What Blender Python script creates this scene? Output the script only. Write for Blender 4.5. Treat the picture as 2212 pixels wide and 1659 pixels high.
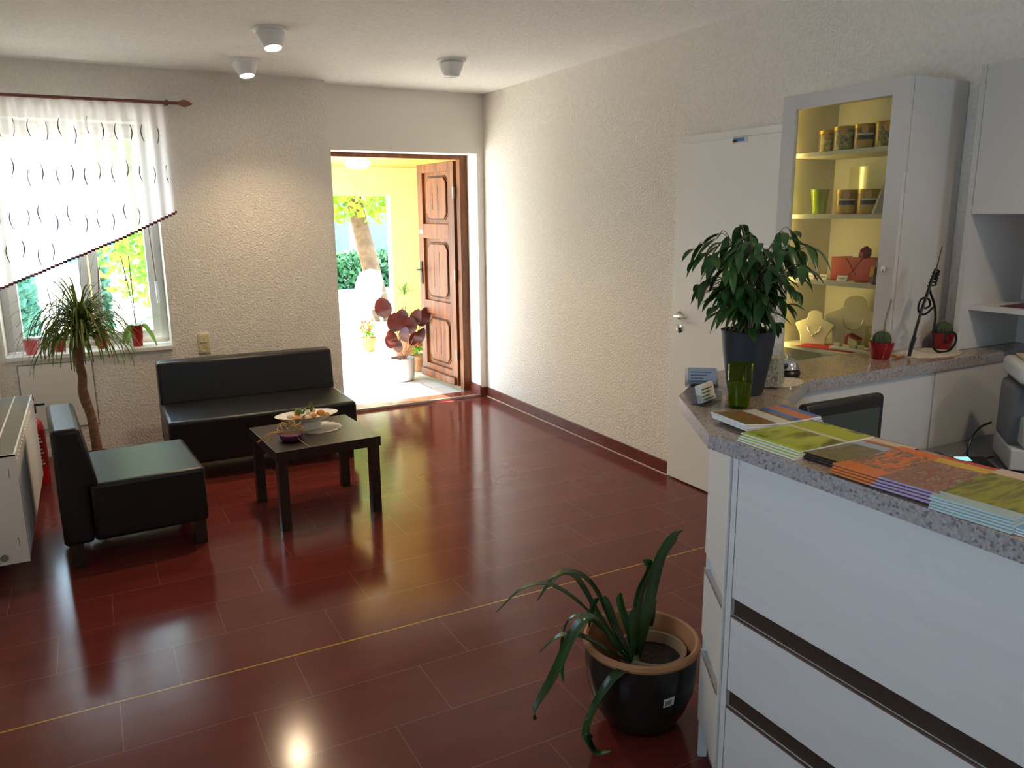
import bpy, bmesh, math, random
from mathutils import Vector, Matrix
random.seed(7)
S = bpy.context.scene
for o in list(bpy.data.objects): bpy.data.objects.remove(o)
COL = S.collection
PI = math.pi

# ------------------------------------------------------------------ camera
F_PX, YAW, PITCH, ROLL, CAM_H = 1695.65, -0.4897, 0.2127, -0.0090, 1.6517
def cam_axes():
    cy, sy = math.cos(YAW), math.sin(YAW); cp, sp = math.cos(PITCH), math.sin(PITCH)
    f = Vector((-sy*cp, cy*cp, -sp)); r = Vector((cy, sy, 0)); u = r.cross(f)
    c, s = math.cos(ROLL), math.sin(ROLL)
    return c*r + s*u, -s*r + c*u, f
cam = bpy.data.cameras.new('camera'); camo = bpy.data.objects.new('camera', cam); COL.objects.link(camo)
_r, _u, _f = cam_axes()
M = Matrix(((_r.x, _u.x, -_f.x, 0), (_r.y, _u.y, -_f.y, 0), (_r.z, _u.z, -_f.z, CAM_H), (0, 0, 0, 1)))
camo.matrix_world = M
cam.sensor_width = 36; cam.lens = F_PX/2212*36; cam.clip_start = 0.05; cam.clip_end = 300
S.camera = camo

# ------------------------------------------------------------------ light and exposure
S.view_settings.view_transform = 'Standard'; S.view_settings.look = 'None'
S.view_settings.gamma = 1; S.view_settings.use_curve_mapping = False
S.view_settings.exposure = 1.92
W = bpy.data.worlds.new('sky'); S.world = W; W.use_nodes = True
bg = W.node_tree.nodes['Background']
bg.inputs[0].default_value = (0.58, 0.79, 1.0, 1); bg.inputs[1].default_value = 2.5
def light(name, kind, loc, power, color=(1, 1, 1), rot=None, **k):
    l = bpy.data.lights.new(name, kind); l.energy = power; l.color = color
    o = bpy.data.objects.new(name, l); COL.objects.link(o); o.location = loc
    if rot is not None: o.rotation_euler = rot
    for a, b in k.items(): setattr(l, a, b)
    return o
sun = light('sun', 'SUN', (-6, 9, 8), 11.5, (1.0, 0.93, 0.80), angle=0.01)
sun.rotation_euler = Vector((0.42, -0.16, -0.89)).to_track_quat('-Z', 'Y').to_euler()
def portal(name, c, d, sx, sy):
    o = light(name, 'AREA', c, 1, shape='RECTANGLE', size=sx, size_y=sy)
    o.rotation_euler = Vector(d).to_track_quat('-Z', 'Z').to_euler()
    o.data.cycles.is_portal = True
portal('portal_window', (-0.05, 6.62, 1.5), (0, -1, 0), 1.2, 1.7)
portal('portal_door', (2.45, 6.75, 1.1), (0, -1, 0), 1.35, 2.3)
portal('portal_behind', (2.45, -2.95, 1.7), (0, 1, 0), 1.0, 1.0)
portal('portal_side', (-1.0, 1.02, 1.6), (1, 0, 0), .95, 1.1)

# ------------------------------------------------------------------ materials
MATS = {}
def new_mat(name):
    m = bpy.data.materials.new(name); m.use_nodes = True
    return m, m.node_tree.nodes, m.node_tree.links, m.node_tree.nodes['Principled BSDF']
def mat(name, col, rough=0.5, metal=0.0, spec=0.5, var=0.0, vscale=8.0, bump=0.0, bscale=60.0,
        trans=0.0, ior=1.45, emit=None, estr=0.0, alpha=1.0, coat=0.0, sheen=0.0, stretch=None, detail=4):
    if name in MATS: return MATS[name]
    m, N, L, b = new_mat(name)
    b.inputs['Base Color'].default_value = (*col, 1); b.inputs['Roughness'].default_value = rough
    b.inputs['Metallic'].default_value = metal; b.inputs['Specular IOR Level'].default_value = spec
    b.inputs['Transmission Weight'].default_value = trans; b.inputs['IOR'].default_value = ior
    b.inputs['Alpha'].default_value = alpha; b.inputs['Coat Weight'].default_value = coat
    if emit: b.inputs['Emission Color'].default_value = (*emit, 1); b.inputs['Emission Strength'].default_value = estr
    if var or bump:
        tc = N.new('ShaderNodeTexCoord'); mp = N.new('ShaderNodeMapping'); L.new(tc.outputs['Object'], mp.inputs[0])
        if stretch: mp.inputs['Scale'].default_value = stretch
    if var:
        n = N.new('ShaderNodeTexNoise'); n.inputs['Scale'].default_value = vscale; n.inputs['Detail'].default_value = detail
        L.new(mp.outputs[0], n.inputs[0])
        r = N.new('ShaderNodeValToRGB'); r.color_ramp.elements[0].position = .3; r.color_ramp.elements[1].position = .7
        r.color_ramp.elements[0].color = (*[max(0, c*(1-var)) for c in col], 1)
        r.color_ramp.elements[1].color = (*[min(1, c*(1+var)) for c in col], 1)
        L.new(n.outputs[0], r.inputs[0]); L.new(r.outputs[0], b.inputs['Base Color'])
    if bump:
        n2 = N.new('ShaderNodeTexNoise'); n2.inputs['Scale'].default_value = bscale; n2.inputs['Detail'].default_value = 5
        L.new(mp.outputs[0], n2.inputs[0])
        bp_ = N.new('ShaderNodeBump'); bp_.inputs['Strength'].default_value = bump; bp_.inputs['Distance'].default_value = .01
        L.new(n2.outputs[0], bp_.inputs['Height']); L.new(bp_.outputs[0], b.inputs['Normal'])
    MATS[name] = m
    return m
def math_node(N, L, op, a, b=None):
    n = N.new('ShaderNodeMath'); n.operation = op
    for i, v in enumerate((a, b)):
        if v is None: continue
        if isinstance(v, (int, float)): n.inputs[i].default_value = v
        else: L.new(v, n.inputs[i])
    return n.outputs[0]
def mix(N, L, fac, a, b):
    n = N.new('ShaderNodeMix'); n.data_type = 'RGBA'
    if isinstance(fac, (int, float)): n.inputs['Factor'].default_value = fac
    else: L.new(fac, n.inputs['Factor'])
    for k, v in (('A', a), ('B', b)):
        s = [i for i in n.inputs if i.name == k and i.type == 'RGBA'][0]
        if isinstance(v, tuple): s.default_value = (*v, 1)
        else: L.new(v, s)
    return [o for o in n.outputs if o.type == 'RGBA'][0]
X0, Y0 = 0.5348, 2.8126
def floor_mat():
    m, N, L, b = new_mat('red_wood_look_tile')
    tc = N.new('ShaderNodeTexCoord'); sp = N.new('ShaderNodeSeparateXYZ'); L.new(tc.outputs['Object'], sp.inputs[0])
    v = math_node(N, L, 'DIVIDE', math_node(N, L, 'SUBTRACT', sp.outputs[1], Y0-0.3), 0.3)
    row = math_node(N, L, 'FLOOR', v)
    u = math_node(N, L, 'DIVIDE', math_node(N, L, 'SUBTRACT', math_node(N, L, 'SUBTRACT', sp.outputs[0], X0), math_node(N, L, 'MULTIPLY', row, 0.2)), 0.6)
    fu = math_node(N, L, 'FRACT', u); fv = math_node(N, L, 'FRACT', v)
    def edge(f, w):
        d = math_node(N, L, 'MINIMUM', f, math_node(N, L, 'SUBTRACT', 1.0, f))
        return math_node(N, L, 'LESS_THAN', d, w)
    gx = edge(fu, 0.0018); gy = edge(fv, 0.0036)
    g = math_node(N, L, 'MAXIMUM', gx, gy)
    # per-tile tone
    comb = N.new('ShaderNodeCombineXYZ'); L.new(math_node(N, L, 'FLOOR', u), comb.inputs[0]); L.new(row, comb.inputs[1])
    wn = N.new('ShaderNodeTexWhiteNoise'); wn.noise_dimensions = '3D'; L.new(comb.outputs[0], wn.inputs[0])
    mp = N.new('ShaderNodeMapping'); mp.inputs['Scale'].default_value = (1.0, 6, 1); L.new(tc.outputs['Object'], mp.inputs[0])
    off = N.new('ShaderNodeVectorMath'); off.operation = 'ADD'; L.new(mp.outputs[0], off.inputs[0])
    sc = N.new('ShaderNodeVectorMath'); sc.operation = 'SCALE'; L.new(wn.outputs['Color'], sc.inputs[0]); sc.inputs['Scale'].default_value = 9
    L.new(sc.outputs[0], off.inputs[1])
    n = N.new('ShaderNodeTexNoise'); n.inputs['Scale'].default_value = 1.5; n.inputs['Detail'].default_value = 1.2; n.inputs['Roughness'].default_value = .5
    L.new(off.outputs[0], n.inputs[0])
    r = N.new('ShaderNodeValToRGB'); e = r.color_ramp.elements
    e[0].position = .28; e[0].color = (0.130, 0.022, 0.017, 1); e[1].position = .74; e[1].color = (0.162, 0.029, 0.021, 1)
    L.new(n.outputs[0], r.inputs[0])
    tone = mix(N, L, math_node(N, L, 'MULTIPLY', wn.outputs['Value'], .25), r.outputs[0], (0.09, 0.018, 0.014))
    c1 = mix(N, L, g, tone, (0.22, 0.12, 0.09))
    yel = math_node(N, L, 'LESS_THAN', math_node(N, L, 'ABSOLUTE', math_node(N, L, 'SUBTRACT', sp.outputs[1], Y0)), 0.0034)
    c2 = mix(N, L, yel, c1, (0.50, 0.30, 0.035))
    L.new(c2, b.inputs['Base Color'])
    rr = math_node(N, L, 'ADD', math_node(N, L, 'MULTIPLY', n.outputs[0], .04), 0.13)
    b.inputs['Roughness'].default_value = .15
    b.inputs['Specular IOR Level'].default_value = .28
    return m
def granite(name, base, dark, light_, rough=.18, bias=.0):
    m, N, L, b = new_mat(name)
    tc = N.new('ShaderNodeTexCoord')
    v = N.new('ShaderNodeTexVoronoi'); v.inputs['Scale'].default_value = 190; L.new(tc.outputs['Object'], v.inputs[0])
    n = N.new('ShaderNodeTexNoise'); n.inputs['Scale'].default_value = 130; n.inputs['Detail'].default_value = 3; L.new(tc.outputs['Object'], n.inputs[0])
    sepc = N.new('ShaderNodeSeparateColor'); L.new(v.outputs['Color'], sepc.inputs[0])
    r = N.new('ShaderNodeValToRGB'); r.color_ramp.interpolation = 'CONSTANT'; e = r.color_ramp.elements
    e[0].position = 0; e[0].color = (*dark, 1); e[1].position = .10; e[1].color = (*base, 1)
    for p, c in ((.45, tuple(x*.72 for x in base)), (.68, light_), (.86, tuple(x*1.15 for x in base))):
        q = e.new(p); q.color = (*c, 1)
    L.new(sepc.outputs[0], r.inputs[0])
    c = mix(N, L, n.outputs[0], r.outputs[0], base)
    L.new(c, b.inputs['Base Color']); b.inputs['Roughness'].default_value = rough
    b.inputs['Specular IOR Level'].default_value = .6
    return m
def tile_mat(name, base, grout, sx, sy, w=.006, rough=.6, var=.12):
    m, N, L, b = new_mat(name)
    tc = N.new('ShaderNodeTexCoord'); br = N.new('ShaderNodeTexBrick'); L.new(tc.outputs['Object'], br.inputs[0])
    br.inputs['Scale'].default_value = 1; br.inputs['Brick Width'].default_value = sx; br.inputs['Row Height'].default_value = sy
    br.inputs['Mortar Size'].default_value = w; br.inputs['Color1'].default_value = (*base, 1)
    br.inputs['Color2'].default_value = (*[c*(1-var) for c in base], 1); br.inputs['Mortar'].default_value = (*grout, 1)
    L.new(br.outputs[0], b.inputs['Base Color']); b.inputs['Roughness'].default_value = rough
    return m
def wood(name, c0, c1, rough=.35, scale=(1, 1, .12), ns=14):
    m, N, L, b = new_mat(name)
    tc = N.new('ShaderNodeTexCoord'); mp = N.new('ShaderNodeMapping'); mp.inputs['Scale'].default_value = scale
    L.new(tc.outputs['Object'], mp.inputs[0])
    n = N.new('ShaderNodeTexNoise'); n.inputs['Scale'].default_value = ns; n.inputs['Detail'].default_value = 8; n.inputs['Distortion'].default_value = .6
    L.new(mp.outputs[0], n.inputs[0])
    r = N.new('ShaderNodeValToRGB'); r.color_ramp.elements[0].position = .35; r.color_ramp.elements[1].position = .68
    r.color_ramp.elements[0].color = (*c0, 1); r.color_ramp.elements[1].color = (*c1, 1)
    L.new(n.outputs[0], r.inputs[0]); L.new(r.outputs[0], b.inputs['Base Color']); b.inputs['Roughness'].default_value = rough
    return m
def cover(name, cols, scale=5.0, dist=1.2, stretch=(1, 2.4, 1), seed=0.0, rough=.28, band=None):
    """printed cover: patches of ink; band=(axis, lo, hi, colour) adds a flat printed strip"""
    m, N, L, b = new_mat(name)
    tc = N.new('ShaderNodeTexCoord'); mp = N.new('ShaderNodeMapping'); mp.inputs['Scale'].default_value = stretch
    mp.inputs['Location'].default_value = (seed, seed*.7, seed*.3); L.new(tc.outputs['Generated'], mp.inputs[0])
    n = N.new('ShaderNodeTexNoise'); n.inputs['Scale'].default_value = scale; n.inputs['Detail'].default_value = 3; n.inputs['Distortion'].default_value = dist
    L.new(mp.outputs[0], n.inputs[0])
    r = N.new('ShaderNodeValToRGB'); e = r.color_ramp.elements; k = len(cols)
    e[0].position = 0; e[0].color = (*cols[0], 1); e[1].position = .98; e[1].color = (*cols[-1], 1)
    if name in ('cover_fruit', 'cover_orange', 'cover_mixed'): r.color_ramp.interpolation = 'CONSTANT'; n.inputs['Detail'].default_value = 6
    for i, c in enumerate(cols[1:-1]):
        q = e.new(.34 + .32*(i+.5)/(k-2)); q.color = (*c, 1)
    L.new(n.outputs[0], r.inputs[0]); out = r.outputs[0]
    if band:
        sp = N.new('ShaderNodeSeparateXYZ'); L.new(tc.outputs['Generated'], sp.inputs[0])
        for ax, lo, hi, c in band:
            s = sp.outputs[ax]
            f = math_node(N, L, 'MULTIPLY', math_node(N, L, 'GREATER_THAN', s, lo), math_node(N, L, 'LESS_THAN', s, hi))
            out = mix(N, L, f, out, c)
    L.new(out, b.inputs['Base Color']); b.inputs['Roughness'].default_value = rough
    return m
def leaf_mat(name, c0, c1, rough=.4, ns=9, transl=.35):
    m, N, L, b = new_mat(name)
    tc = N.new('ShaderNodeTexCoord'); n = N.new('ShaderNodeTexNoise'); n.inputs['Scale'].default_value = ns; L.new(tc.outputs['Object'], n.inputs[0])
    r = N.new('ShaderNodeValToRGB'); r.color_ramp.elements[0].position = .35; r.color_ramp.elements[1].position = .65
    r.color_ramp.elements[0].color = (*c0, 1); r.color_ramp.elements[1].color = (*c1, 1)
    L.new(n.outputs[0], r.inputs[0]); L.new(r.outputs[0], b.inputs['Base Color']); b.inputs['Roughness'].default_value = rough
    t = N.new('ShaderNodeBsdfTranslucent'); L.new(r.outputs[0], t.inputs[0])
    ms = N.new('ShaderNodeMixShader'); ms.inputs[0].default_value = transl
    L.new(b.outputs[0], ms.inputs[1]); L.new(t.outputs[0], ms.inputs[2]); L.new(ms.outputs[0], N['Material Output'].inputs[0])
    return m
def glass(name, col, rough=.02, alpha_mix=.85):
    """thin pane/tumbler glass: mostly see-through, tinted, with gloss"""
    m, N, L, b = new_mat(name)
    t = N.new('ShaderNodeBsdfTransparent'); t.inputs[0].default_value = (*col, 1)
    g = N.new('ShaderNodeBsdfGlossy'); g.inputs['Roughness'].default_value = rough
    lw = N.new('ShaderNodeLayerWeight'); lw.inputs[0].default_value = .5
    fc = math_node(N, L, 'ADD', math_node(N, L, 'MULTIPLY', math_node(N, L, 'POWER', lw.outputs['Facing'], 4.0), .55), .035)
    ms = N.new('ShaderNodeMixShader'); L.new(fc, ms.inputs[0]); L.new(t.outputs[0], ms.inputs[1]); L.new(g.outputs[0], ms.inputs[2])
    L.new(ms.outputs[0], N['Material Output'].inputs[0])
    return m

WALL = mat('plaster', (0.86, 0.81, 0.73), .95, spec=.1, bump=1.0, bscale=70, var=.05, vscale=60)  # faint colour speckle stands in for shading of the plaster grain
WALLS = mat('plaster_smooth', (0.86, 0.81, 0.73), .9, spec=.15, bump=.12, bscale=60)
CEIL = mat('ceiling_plaster', (0.92, 0.90, 0.85), .95, spec=.1, bump=.9, bscale=70, var=.06, vscale=55)  # colour speckle here too paints the shading of the relief
FLOOR = floor_mat()
BASE = mat('skirting_tile', (0.155, 0.034, 0.022), .3, var=.25, vscale=5, stretch=(6, 1.5, 6))
WHITE = mat('white_lacquer', (0.82, 0.80, 0.75), .35, spec=.4)
PVC = mat('white_pvc', (0.86, 0.86, 0.84), .4)
BLEATH = mat('black_leather', (0.008, 0.008, 0.009), .36, spec=.5, bump=.10, bscale=240)
WENGE = wood('dark_wood', (0.018, 0.010, 0.007), (0.034, 0.020, 0.013), .34, (1, .1, 1), 30)
GRAN = granite('granite_worktop', (0.30, 0.225, 0.175), (0.03, 0.022, 0.02), (0.45, 0.34, 0.25), .14)
GRANE = granite('granite_edge', (0.36, 0.33, 0.34), (0.03, 0.03, 0.035), (0.52, 0.48, 0.46), .3)
FRONT = mat('cabinet_front', (0.72, 0.71, 0.70), .42, spec=.4, var=.03, vscale=3, stretch=(1, 1, 9))
CABW = mat('cabinet_white', (0.66, 0.63, 0.60), .45, spec=.4)
CHAN = mat('handle_channel', (0.12, 0.10, 0.085), .45, metal=.6)
ALU = mat('brushed_metal', (0.55, 0.54, 0.52), .35, metal=1)
CHROME = mat('chrome', (0.75, 0.75, 0.75), .12, metal=1)
IRON = mat('black_iron', (0.012, 0.011, 0.010), .5, metal=.3)
TERRA = mat('terracotta', (0.42, 0.20, 0.09), .7, var=.15, vscale=10, bump=.1)
SOIL = mat('soil', (0.022, 0.013, 0.008), 1, var=.6, vscale=60, bump=1, bscale=80)
RED = mat('red_plastic', (0.42, 0.012, 0.02), .25)
REDGLAZE = mat('red_glaze', (0.26, 0.005, 0.010), .12, coat=.5)
BLACKP = mat('black_plastic', (0.012, 0.012, 0.013), .35)
PAPER = mat('paper', (0.78, 0.76, 0.72), .8)
CREAM = mat('cream_velvet', (0.62, 0.58, 0.42), .8)
LACE = mat('lace', (0.62, 0.56, 0.44), .95, var=.25, vscale=120)
DOORW = wood('brown_door_wood', (0.10, 0.026, 0.003), (0.235, 0.070, 0.009), .5, (1, 1, .1), 16)
DOORD = mat('door_groove', (0.03, 0.010, 0.004), .4)
SOFF = wood('soffit_wood', (0.42, 0.23, 0.04), (0.55, 0.33, 0.07), .6, (.2, 1, 1), 6)
PORW = mat('porch_wall', (0.80, 0.70, 0.32), .9)

# ------------------------------------------------------------------ mesh helpers
class MB:
    def __init__(s): s.v = []; s.f = []; s.m = []; s.cur = 0
    def add(s, vs, fs):
        o = len(s.v); s.v += [tuple(x) for x in vs]; s.f += [tuple(i+o for i in f) for f in fs]; s.m += [s.cur]*len(fs); return s
    def mi(s, i): s.cur = i; return s
    def box(s, a, b, M=None):
        x0, y0, z0 = a; x1, y1, z1 = b
        vs = [Vector(p) for p in ((x0,y0,z0),(x1,y0,z0),(x1,y1,z0),(x0,y1,z0),(x0,y0,z1),(x1,y0,z1),(x1,y1,z1),(x0,y1,z1))]
        if M: vs = [M @ v for v in vs]
        return s.add(vs, [(0,3,2,1),(4,5,6,7),(0,1,5,4),(1,2,6,5),(2,3,7,6),(3,0,4,7)])
    def frame(s, plane, a0, a1, b0, b1, w, c0, c1, wt=None, wb=None):
        """four butt-jointed bars around an opening (plane 'xz' or 'yz'), depth c0..c1"""
        wt = w if wt is None else wt; wb = w if wb is None else wb
        for (p, q, u, v) in ((a0, a0+w, b0, b1), (a1-w, a1, b0, b1), (a0+w, a1-w, b0, b0+wb), (a0+w, a1-w, b1-wt, b1)):
            if v-u < 1e-6: continue
            if plane == 'xz': s.box((p, c0, u), (q, c1, v))
            elif plane == 'yz': s.box((c0, p, u), (c1, q, v))
            else: s.box((p, u, c0), (q, v, c1))
        return s
    def prism(s, pts, z0, z1):
        n = len(pts)
        vs = [(x, y, z0) for x, y in pts]+[(x, y, z1) for x, y in pts]
        return s.add(vs, [tuple(range(n))[::-1], tuple(range(n, 2*n))]+[(i, (i+1) % n, n+(i+1) % n, n+i) for i in range(n)])
    def extr(s, pts, a, b, M=None):
        """profile pts in (x,z) extruded along y from a to b"""
        n = len(pts)
        vs = [Vector((x, a, z)) for x, z in pts]+[Vector((x, b, z)) for x, z in pts]
        if M: vs = [M @ v for v in vs]
        return s.add(vs, [tuple(range(n)), tuple(range(n, 2*n))[::-1]]+[(i, n+i, n+(i+1) % n, (i+1) % n) for i in range(n)])
    def lathe(s, prof, c=(0, 0, 0), seg=28, sx=1, sy=1, M=None, wob=None):
        vs = []; fs = []; n = len(prof)
        for k in range(seg):
            a = 2*PI*k/seg
            for r, z in prof:
                w = 1+(wob(a, z) if wob else 0)
                v = Vector((r*w*math.cos(a)*sx, r*w*math.sin(a)*sy, z))
                vs.append((M @ v if M else v)+Vector(c))
        for k in range(seg):
            k2 = (k+1) % seg
            for i in range(n-1):
                fs.append((k*n+i, k2*n+i, k2*n+i+1, k*n+i+1))
        return s.add(vs, fs)
    def tube(s, path, r, seg=8, cap=True):
        P = [Vector(p) for p in path]; n = len(P)
        R = r if isinstance(r, (list, tuple)) else [r]*n
        vs = []; fs = []; up = None
        for i in range(n):
            t = (P[min(i+1, n-1)]-P[max(i-1, 0)]).normalized()
            if up is None:
                up = Vector((0, 0, 1)) if abs(t.z) < .9 else Vector((1, 0, 0))
            a = t.cross(up); 
            if a.length < 1e-4: a = t.cross(Vector((0, 1, 0)))
            a.normalize(); b = a.cross(t).normalized(); up = b
            for k in range(seg):
                q = 2*PI*k/seg
                vs.append(P[i]+R[i]*(math.cos(q)*a+math.sin(q)*b))
        for i in range(n-1):
            for k in range(seg):
                k2 = (k+1) % seg
                fs.append((i*seg+k, i*seg+k2, (i+1)*seg+k2, (i+1)*seg+k))
        if cap: fs += [tuple(range(seg))[::-1], tuple(range((n-1)*seg, n*seg))]
        return s.add(vs, fs)
    def ribbon(s, path, widths, side=None, fold=0.25):
        """leaf blade: midrib path, half widths, V-folded"""
        P = [Vector(p) for p in path]; n = len(P); vs = []; fs = []
        for i in range(n):
            t = (P[min(i+1, n-1)]-P[max(i-1, 0)]).normalized()
            sd = Vector(side) if side else t.cross(Vector((0, 0, 1)))
            if sd.length < 1e-3: sd = Vector((1, 0, 0))
            sd = (sd-t*sd.dot(t)).normalized(); nn = sd.cross(t).normalized()
            w = widths[i]
            vs += [P[i]-sd*w+nn*w*fold, P[i], P[i]+sd*w+nn*w*fold]
        for i in range(n-1):
            a = 3*i
            fs += [(a, a+1, a+4, a+3), (a+1, a+2, a+5, a+4)]
        return s.add(vs, fs)
    def ball(s, c, r, seg=14, rings=8, sx=1, sy=1, sz=1):
        prof = [(r*math.sin(PI*i/rings)+1e-5, -r*sz*math.cos(PI*i/rings)) for i in range(rings+1)]
        return s.lathe(prof, c, seg, sx, sy)
    def build(s, name, mats, parent=None, smooth=False, bevel=0, solid=0, angle=40, sub=0):
        me = bpy.data.meshes.new(name); me.from_pydata(s.v, [], s.f)
        if not isinstance(mats, (list, tuple)): mats = [mats]
        for m in mats: me.materials.append(m)
        if len(mats) > 1:
            for p, i in zip(me.polygons, s.m): p.material_index = i
        bm = bmesh.new(); bm.from_mesh(me)
        bmesh.ops.recalc_face_normals(bm, faces=bm.faces); bm.to_mesh(me); bm.free()
        o = bpy.data.objects.new(name, me); COL.objects.link(o)
        if parent:
            o.parent = parent
            o.matrix_parent_inverse = Matrix.Identity(4)
        if solid:
            k = o.modifiers.new('solid', 'SOLIDIFY'); k.thickness = solid; k.offset = 0
        if bevel:
            k = o.modifiers.new('bevel', 'BEVEL'); k.width = bevel; k.segments = 3; k.limit_method = 'ANGLE'; k.angle_limit = math.radians(35)
        if sub:
            k = o.modifiers.new('sub', 'SUBSURF'); k.levels = sub; k.render_levels = sub
        if smooth or bevel:
            for p in me.polygons: p.use_smooth = True
            if not sub:
                try: me.set_sharp_from_angle(angle=math.radians(angle))
                except Exception: pass
        return o
def tag(o, label, cat, group=None, kind=None):
    o['label'] = label; o['category'] = cat
    if group: o['group'] = group
    if kind: o['kind'] = kind
    return o
def thing(name, label, cat, loc=(0, 0, 0), rz=0, group=None):
    o = bpy.data.objects.new(name, None); COL.objects.link(o); o.location = loc; o.rotation_euler = (0, 0, rz)
    o.empty_display_size = .05
    return tag(o, label, cat, group)
def struct(name, mb, m, parent=None, **k):
    o = mb.build(name, m, parent, **k)
    if not parent: o['kind'] = 'structure'
    return o
def structE(name, loc=(0, 0, 0), rz=0):
    o = bpy.data.objects.new(name, None); COL.objects.link(o); o.location = loc; o.rotation_euler = (0, 0, rz); o['kind'] = 'structure'
    return o
def copy_tree(o, loc=None, rz=None):
    c = o.copy(); COL.objects.link(c)
    if loc is not None: c.location = loc
    if rz is not None: c.rotation_euler = (0, 0, rz)
    for ch in [x for x in bpy.data.objects if x.parent == o]:
        d = ch.copy(); COL.objects.link(d); d.parent = c
        for g in [x for x in bpy.data.objects if x.parent == ch]:
            e = g.copy(); COL.objects.link(e); e.parent = d
    return c
def arc(c, r, a0, a1, n=16, plane='xz'):
    out = []
    for i in range(n+1):
        a = a0+(a1-a0)*i/n; p = r*math.cos(a); q = r*math.sin(a)
        out.append((c[0]+p, c[1], c[2]+q) if plane == 'xz' else (c[0]+p, c[1]+q, c[2]))
    return out
def spline(pts, n=8):
    P = [Vector(p) for p in pts]; P = [2*P[0]-P[1]]+P+[2*P[-1]-P[-2]]; out = []
    for i in range(1, len(P)-2):
        for k in range(n):
            t = k/n
            out.append(.5*((2*P[i])+(-P[i-1]+P[i+1])*t+(2*P[i-1]-5*P[i]+4*P[i+1]-P[i+2])*t*t+(-P[i-1]+3*P[i]-3*P[i+1]+P[i+2])*t**3))
    out.append(P[-2]); return out

# ================================================================== SETTING
XL, XR, YF, YR, H, XC = -0.62, 3.156, 6.245, 6.414, 2.664, 1.732
YN = -2.6; YO = 6.68
struct('floor', MB().add([(XL-.3, YN-.3, 0), (3.75, YN-.3, 0), (3.75, YR+.02, 0), (XL-.3, YR+.02, 0), (XL-.3, YN-.3, -.1), (3.75, YN-.3, -.1), (3.75, YR+.02, -.1), (XL-.3, YR+.02, -.1)],
       [(0, 1, 2, 3), (7, 6, 5, 4), (0, 4, 5, 1), (1, 5, 6, 2), (2, 6, 7, 3), (3, 7, 4, 0)]), FLOOR)
struct('ceiling', MB().box((XL-.3, YN-.3, H), (3.75, YO, H+.15)), CEIL)
# far wall with the window opening, then the recessed piece with the entrance
WX0, WX1, WZ0, WZ1 = -.56, .487, .73, 2.30
mb = MB().box((XL-.3, YF, 0), (WX0, YO, H)).box((WX1, YF, 0), (XC, YO, H)).box((WX0, YF, 0), (WX1, YO, WZ0-.03)).box((WX0, YF, WZ1), (WX1, YO, H))
struct('wall_far', mb, WALL)
DX0, DX1, DZ = 1.80, 3.09, 2.17
mb = MB().box((XC, YR, 0), (DX0, YO, H)).box((DX1, YR, 0), (XR, YO, H)).box((DX0, YR, DZ), (DX1, YO, H))
struct('wall_recess', mb, WALLS)
# right wall, with the white door opening and the furniture niche beside the reception
NX, NY, NZ = 3.47, 1.936, 2.19
mb = MB().box((XR, 3.775, 0), (3.75, YO, H)).box((XR, NY, 0), (3.75, 2.90, H)).box((XR, 2.90, 2.07), (3.75, 3.775, H))
mb.box((NX, YN-.3, 0), (3.75, NY, NZ)).box((XR, YN-.3, NZ), (3.75, NY, H)).box((XR, 2.90, 0), (3.75, 3.775, 2.07))
struct('wall_right', mb, WALL)
# left wall with two windows (out of frame, they give the room its daylight)
def wall_with_holes(x0, x1, ya, yb, holes):
    mb = MB(); y = ya
    for h0, h1, z0, z1 in holes:
        mb.box((x0, y, 0), (x1, h0, H)).box((x0, h0, 0), (x1, h1, z0)).box((x0, h0, z1), (x1, h1, H)); y = h1
    mb.box((x0, y, 0), (x1, yb, H)); return mb
struct('wall_left', wall_with_holes(XL-.3, XL, YN-.3, YF, [(.60, 1.45, 1.10, 2.15)]), WALLS)
struct('wall_near', MB().box((XL, YN-.3, 0), (1.95, YN, H)).box((2.95, YN-.3, 0), (3.75, YN, H)).box((1.95, YN-.3, 0), (2.95, YN, 1.2)).box((1.95, YN-.3, 2.2), (2.95, YN, H)), WALLS)  # opening added out of view to light the reception
struct('sun_shade', MB().box((XL-1.0, .1, 2.42), (XL-.3, 1.9, 2.50)), WALLS)  # unseen eaves added to keep the sun out of the side window
# baseboards
mb = MB().box((XR-.011, 3.785, 0), (XR, YR, .088)); struct('baseboard_right', mb, BASE, bevel=.003)
mb = MB().box((DX1, YR-.011, 0), (XR-.011, YR, .088)).box((DX1-.011, YR-.011, .02), (DX1, YO-.05, .105)); struct('baseboard_recess', mb, BASE, bevel=.003)
gr = mat('grout_light', (0.62, 0.53, 0.44), .8)
struct('trim_1', MB().box((XR-.0165, 3.785, 0), (XR-.011, YR-.011, .006)), gr)
# step in the doorway: red tile strip with a metal nosing
struct('trim_2', MB().box((DX0, YR+.018, 0), (DX1, 6.60, .022)), mat('step_tile', (0.20, 0.042, 0.026), .2))
struct('trim_3', MB().box((XC, YR-.005, 0), (XR-.012, YR+.02, .024)), mat('nosing_metal', (0.50, 0.46, 0.40), .4, metal=.7), bevel=.003)

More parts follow.
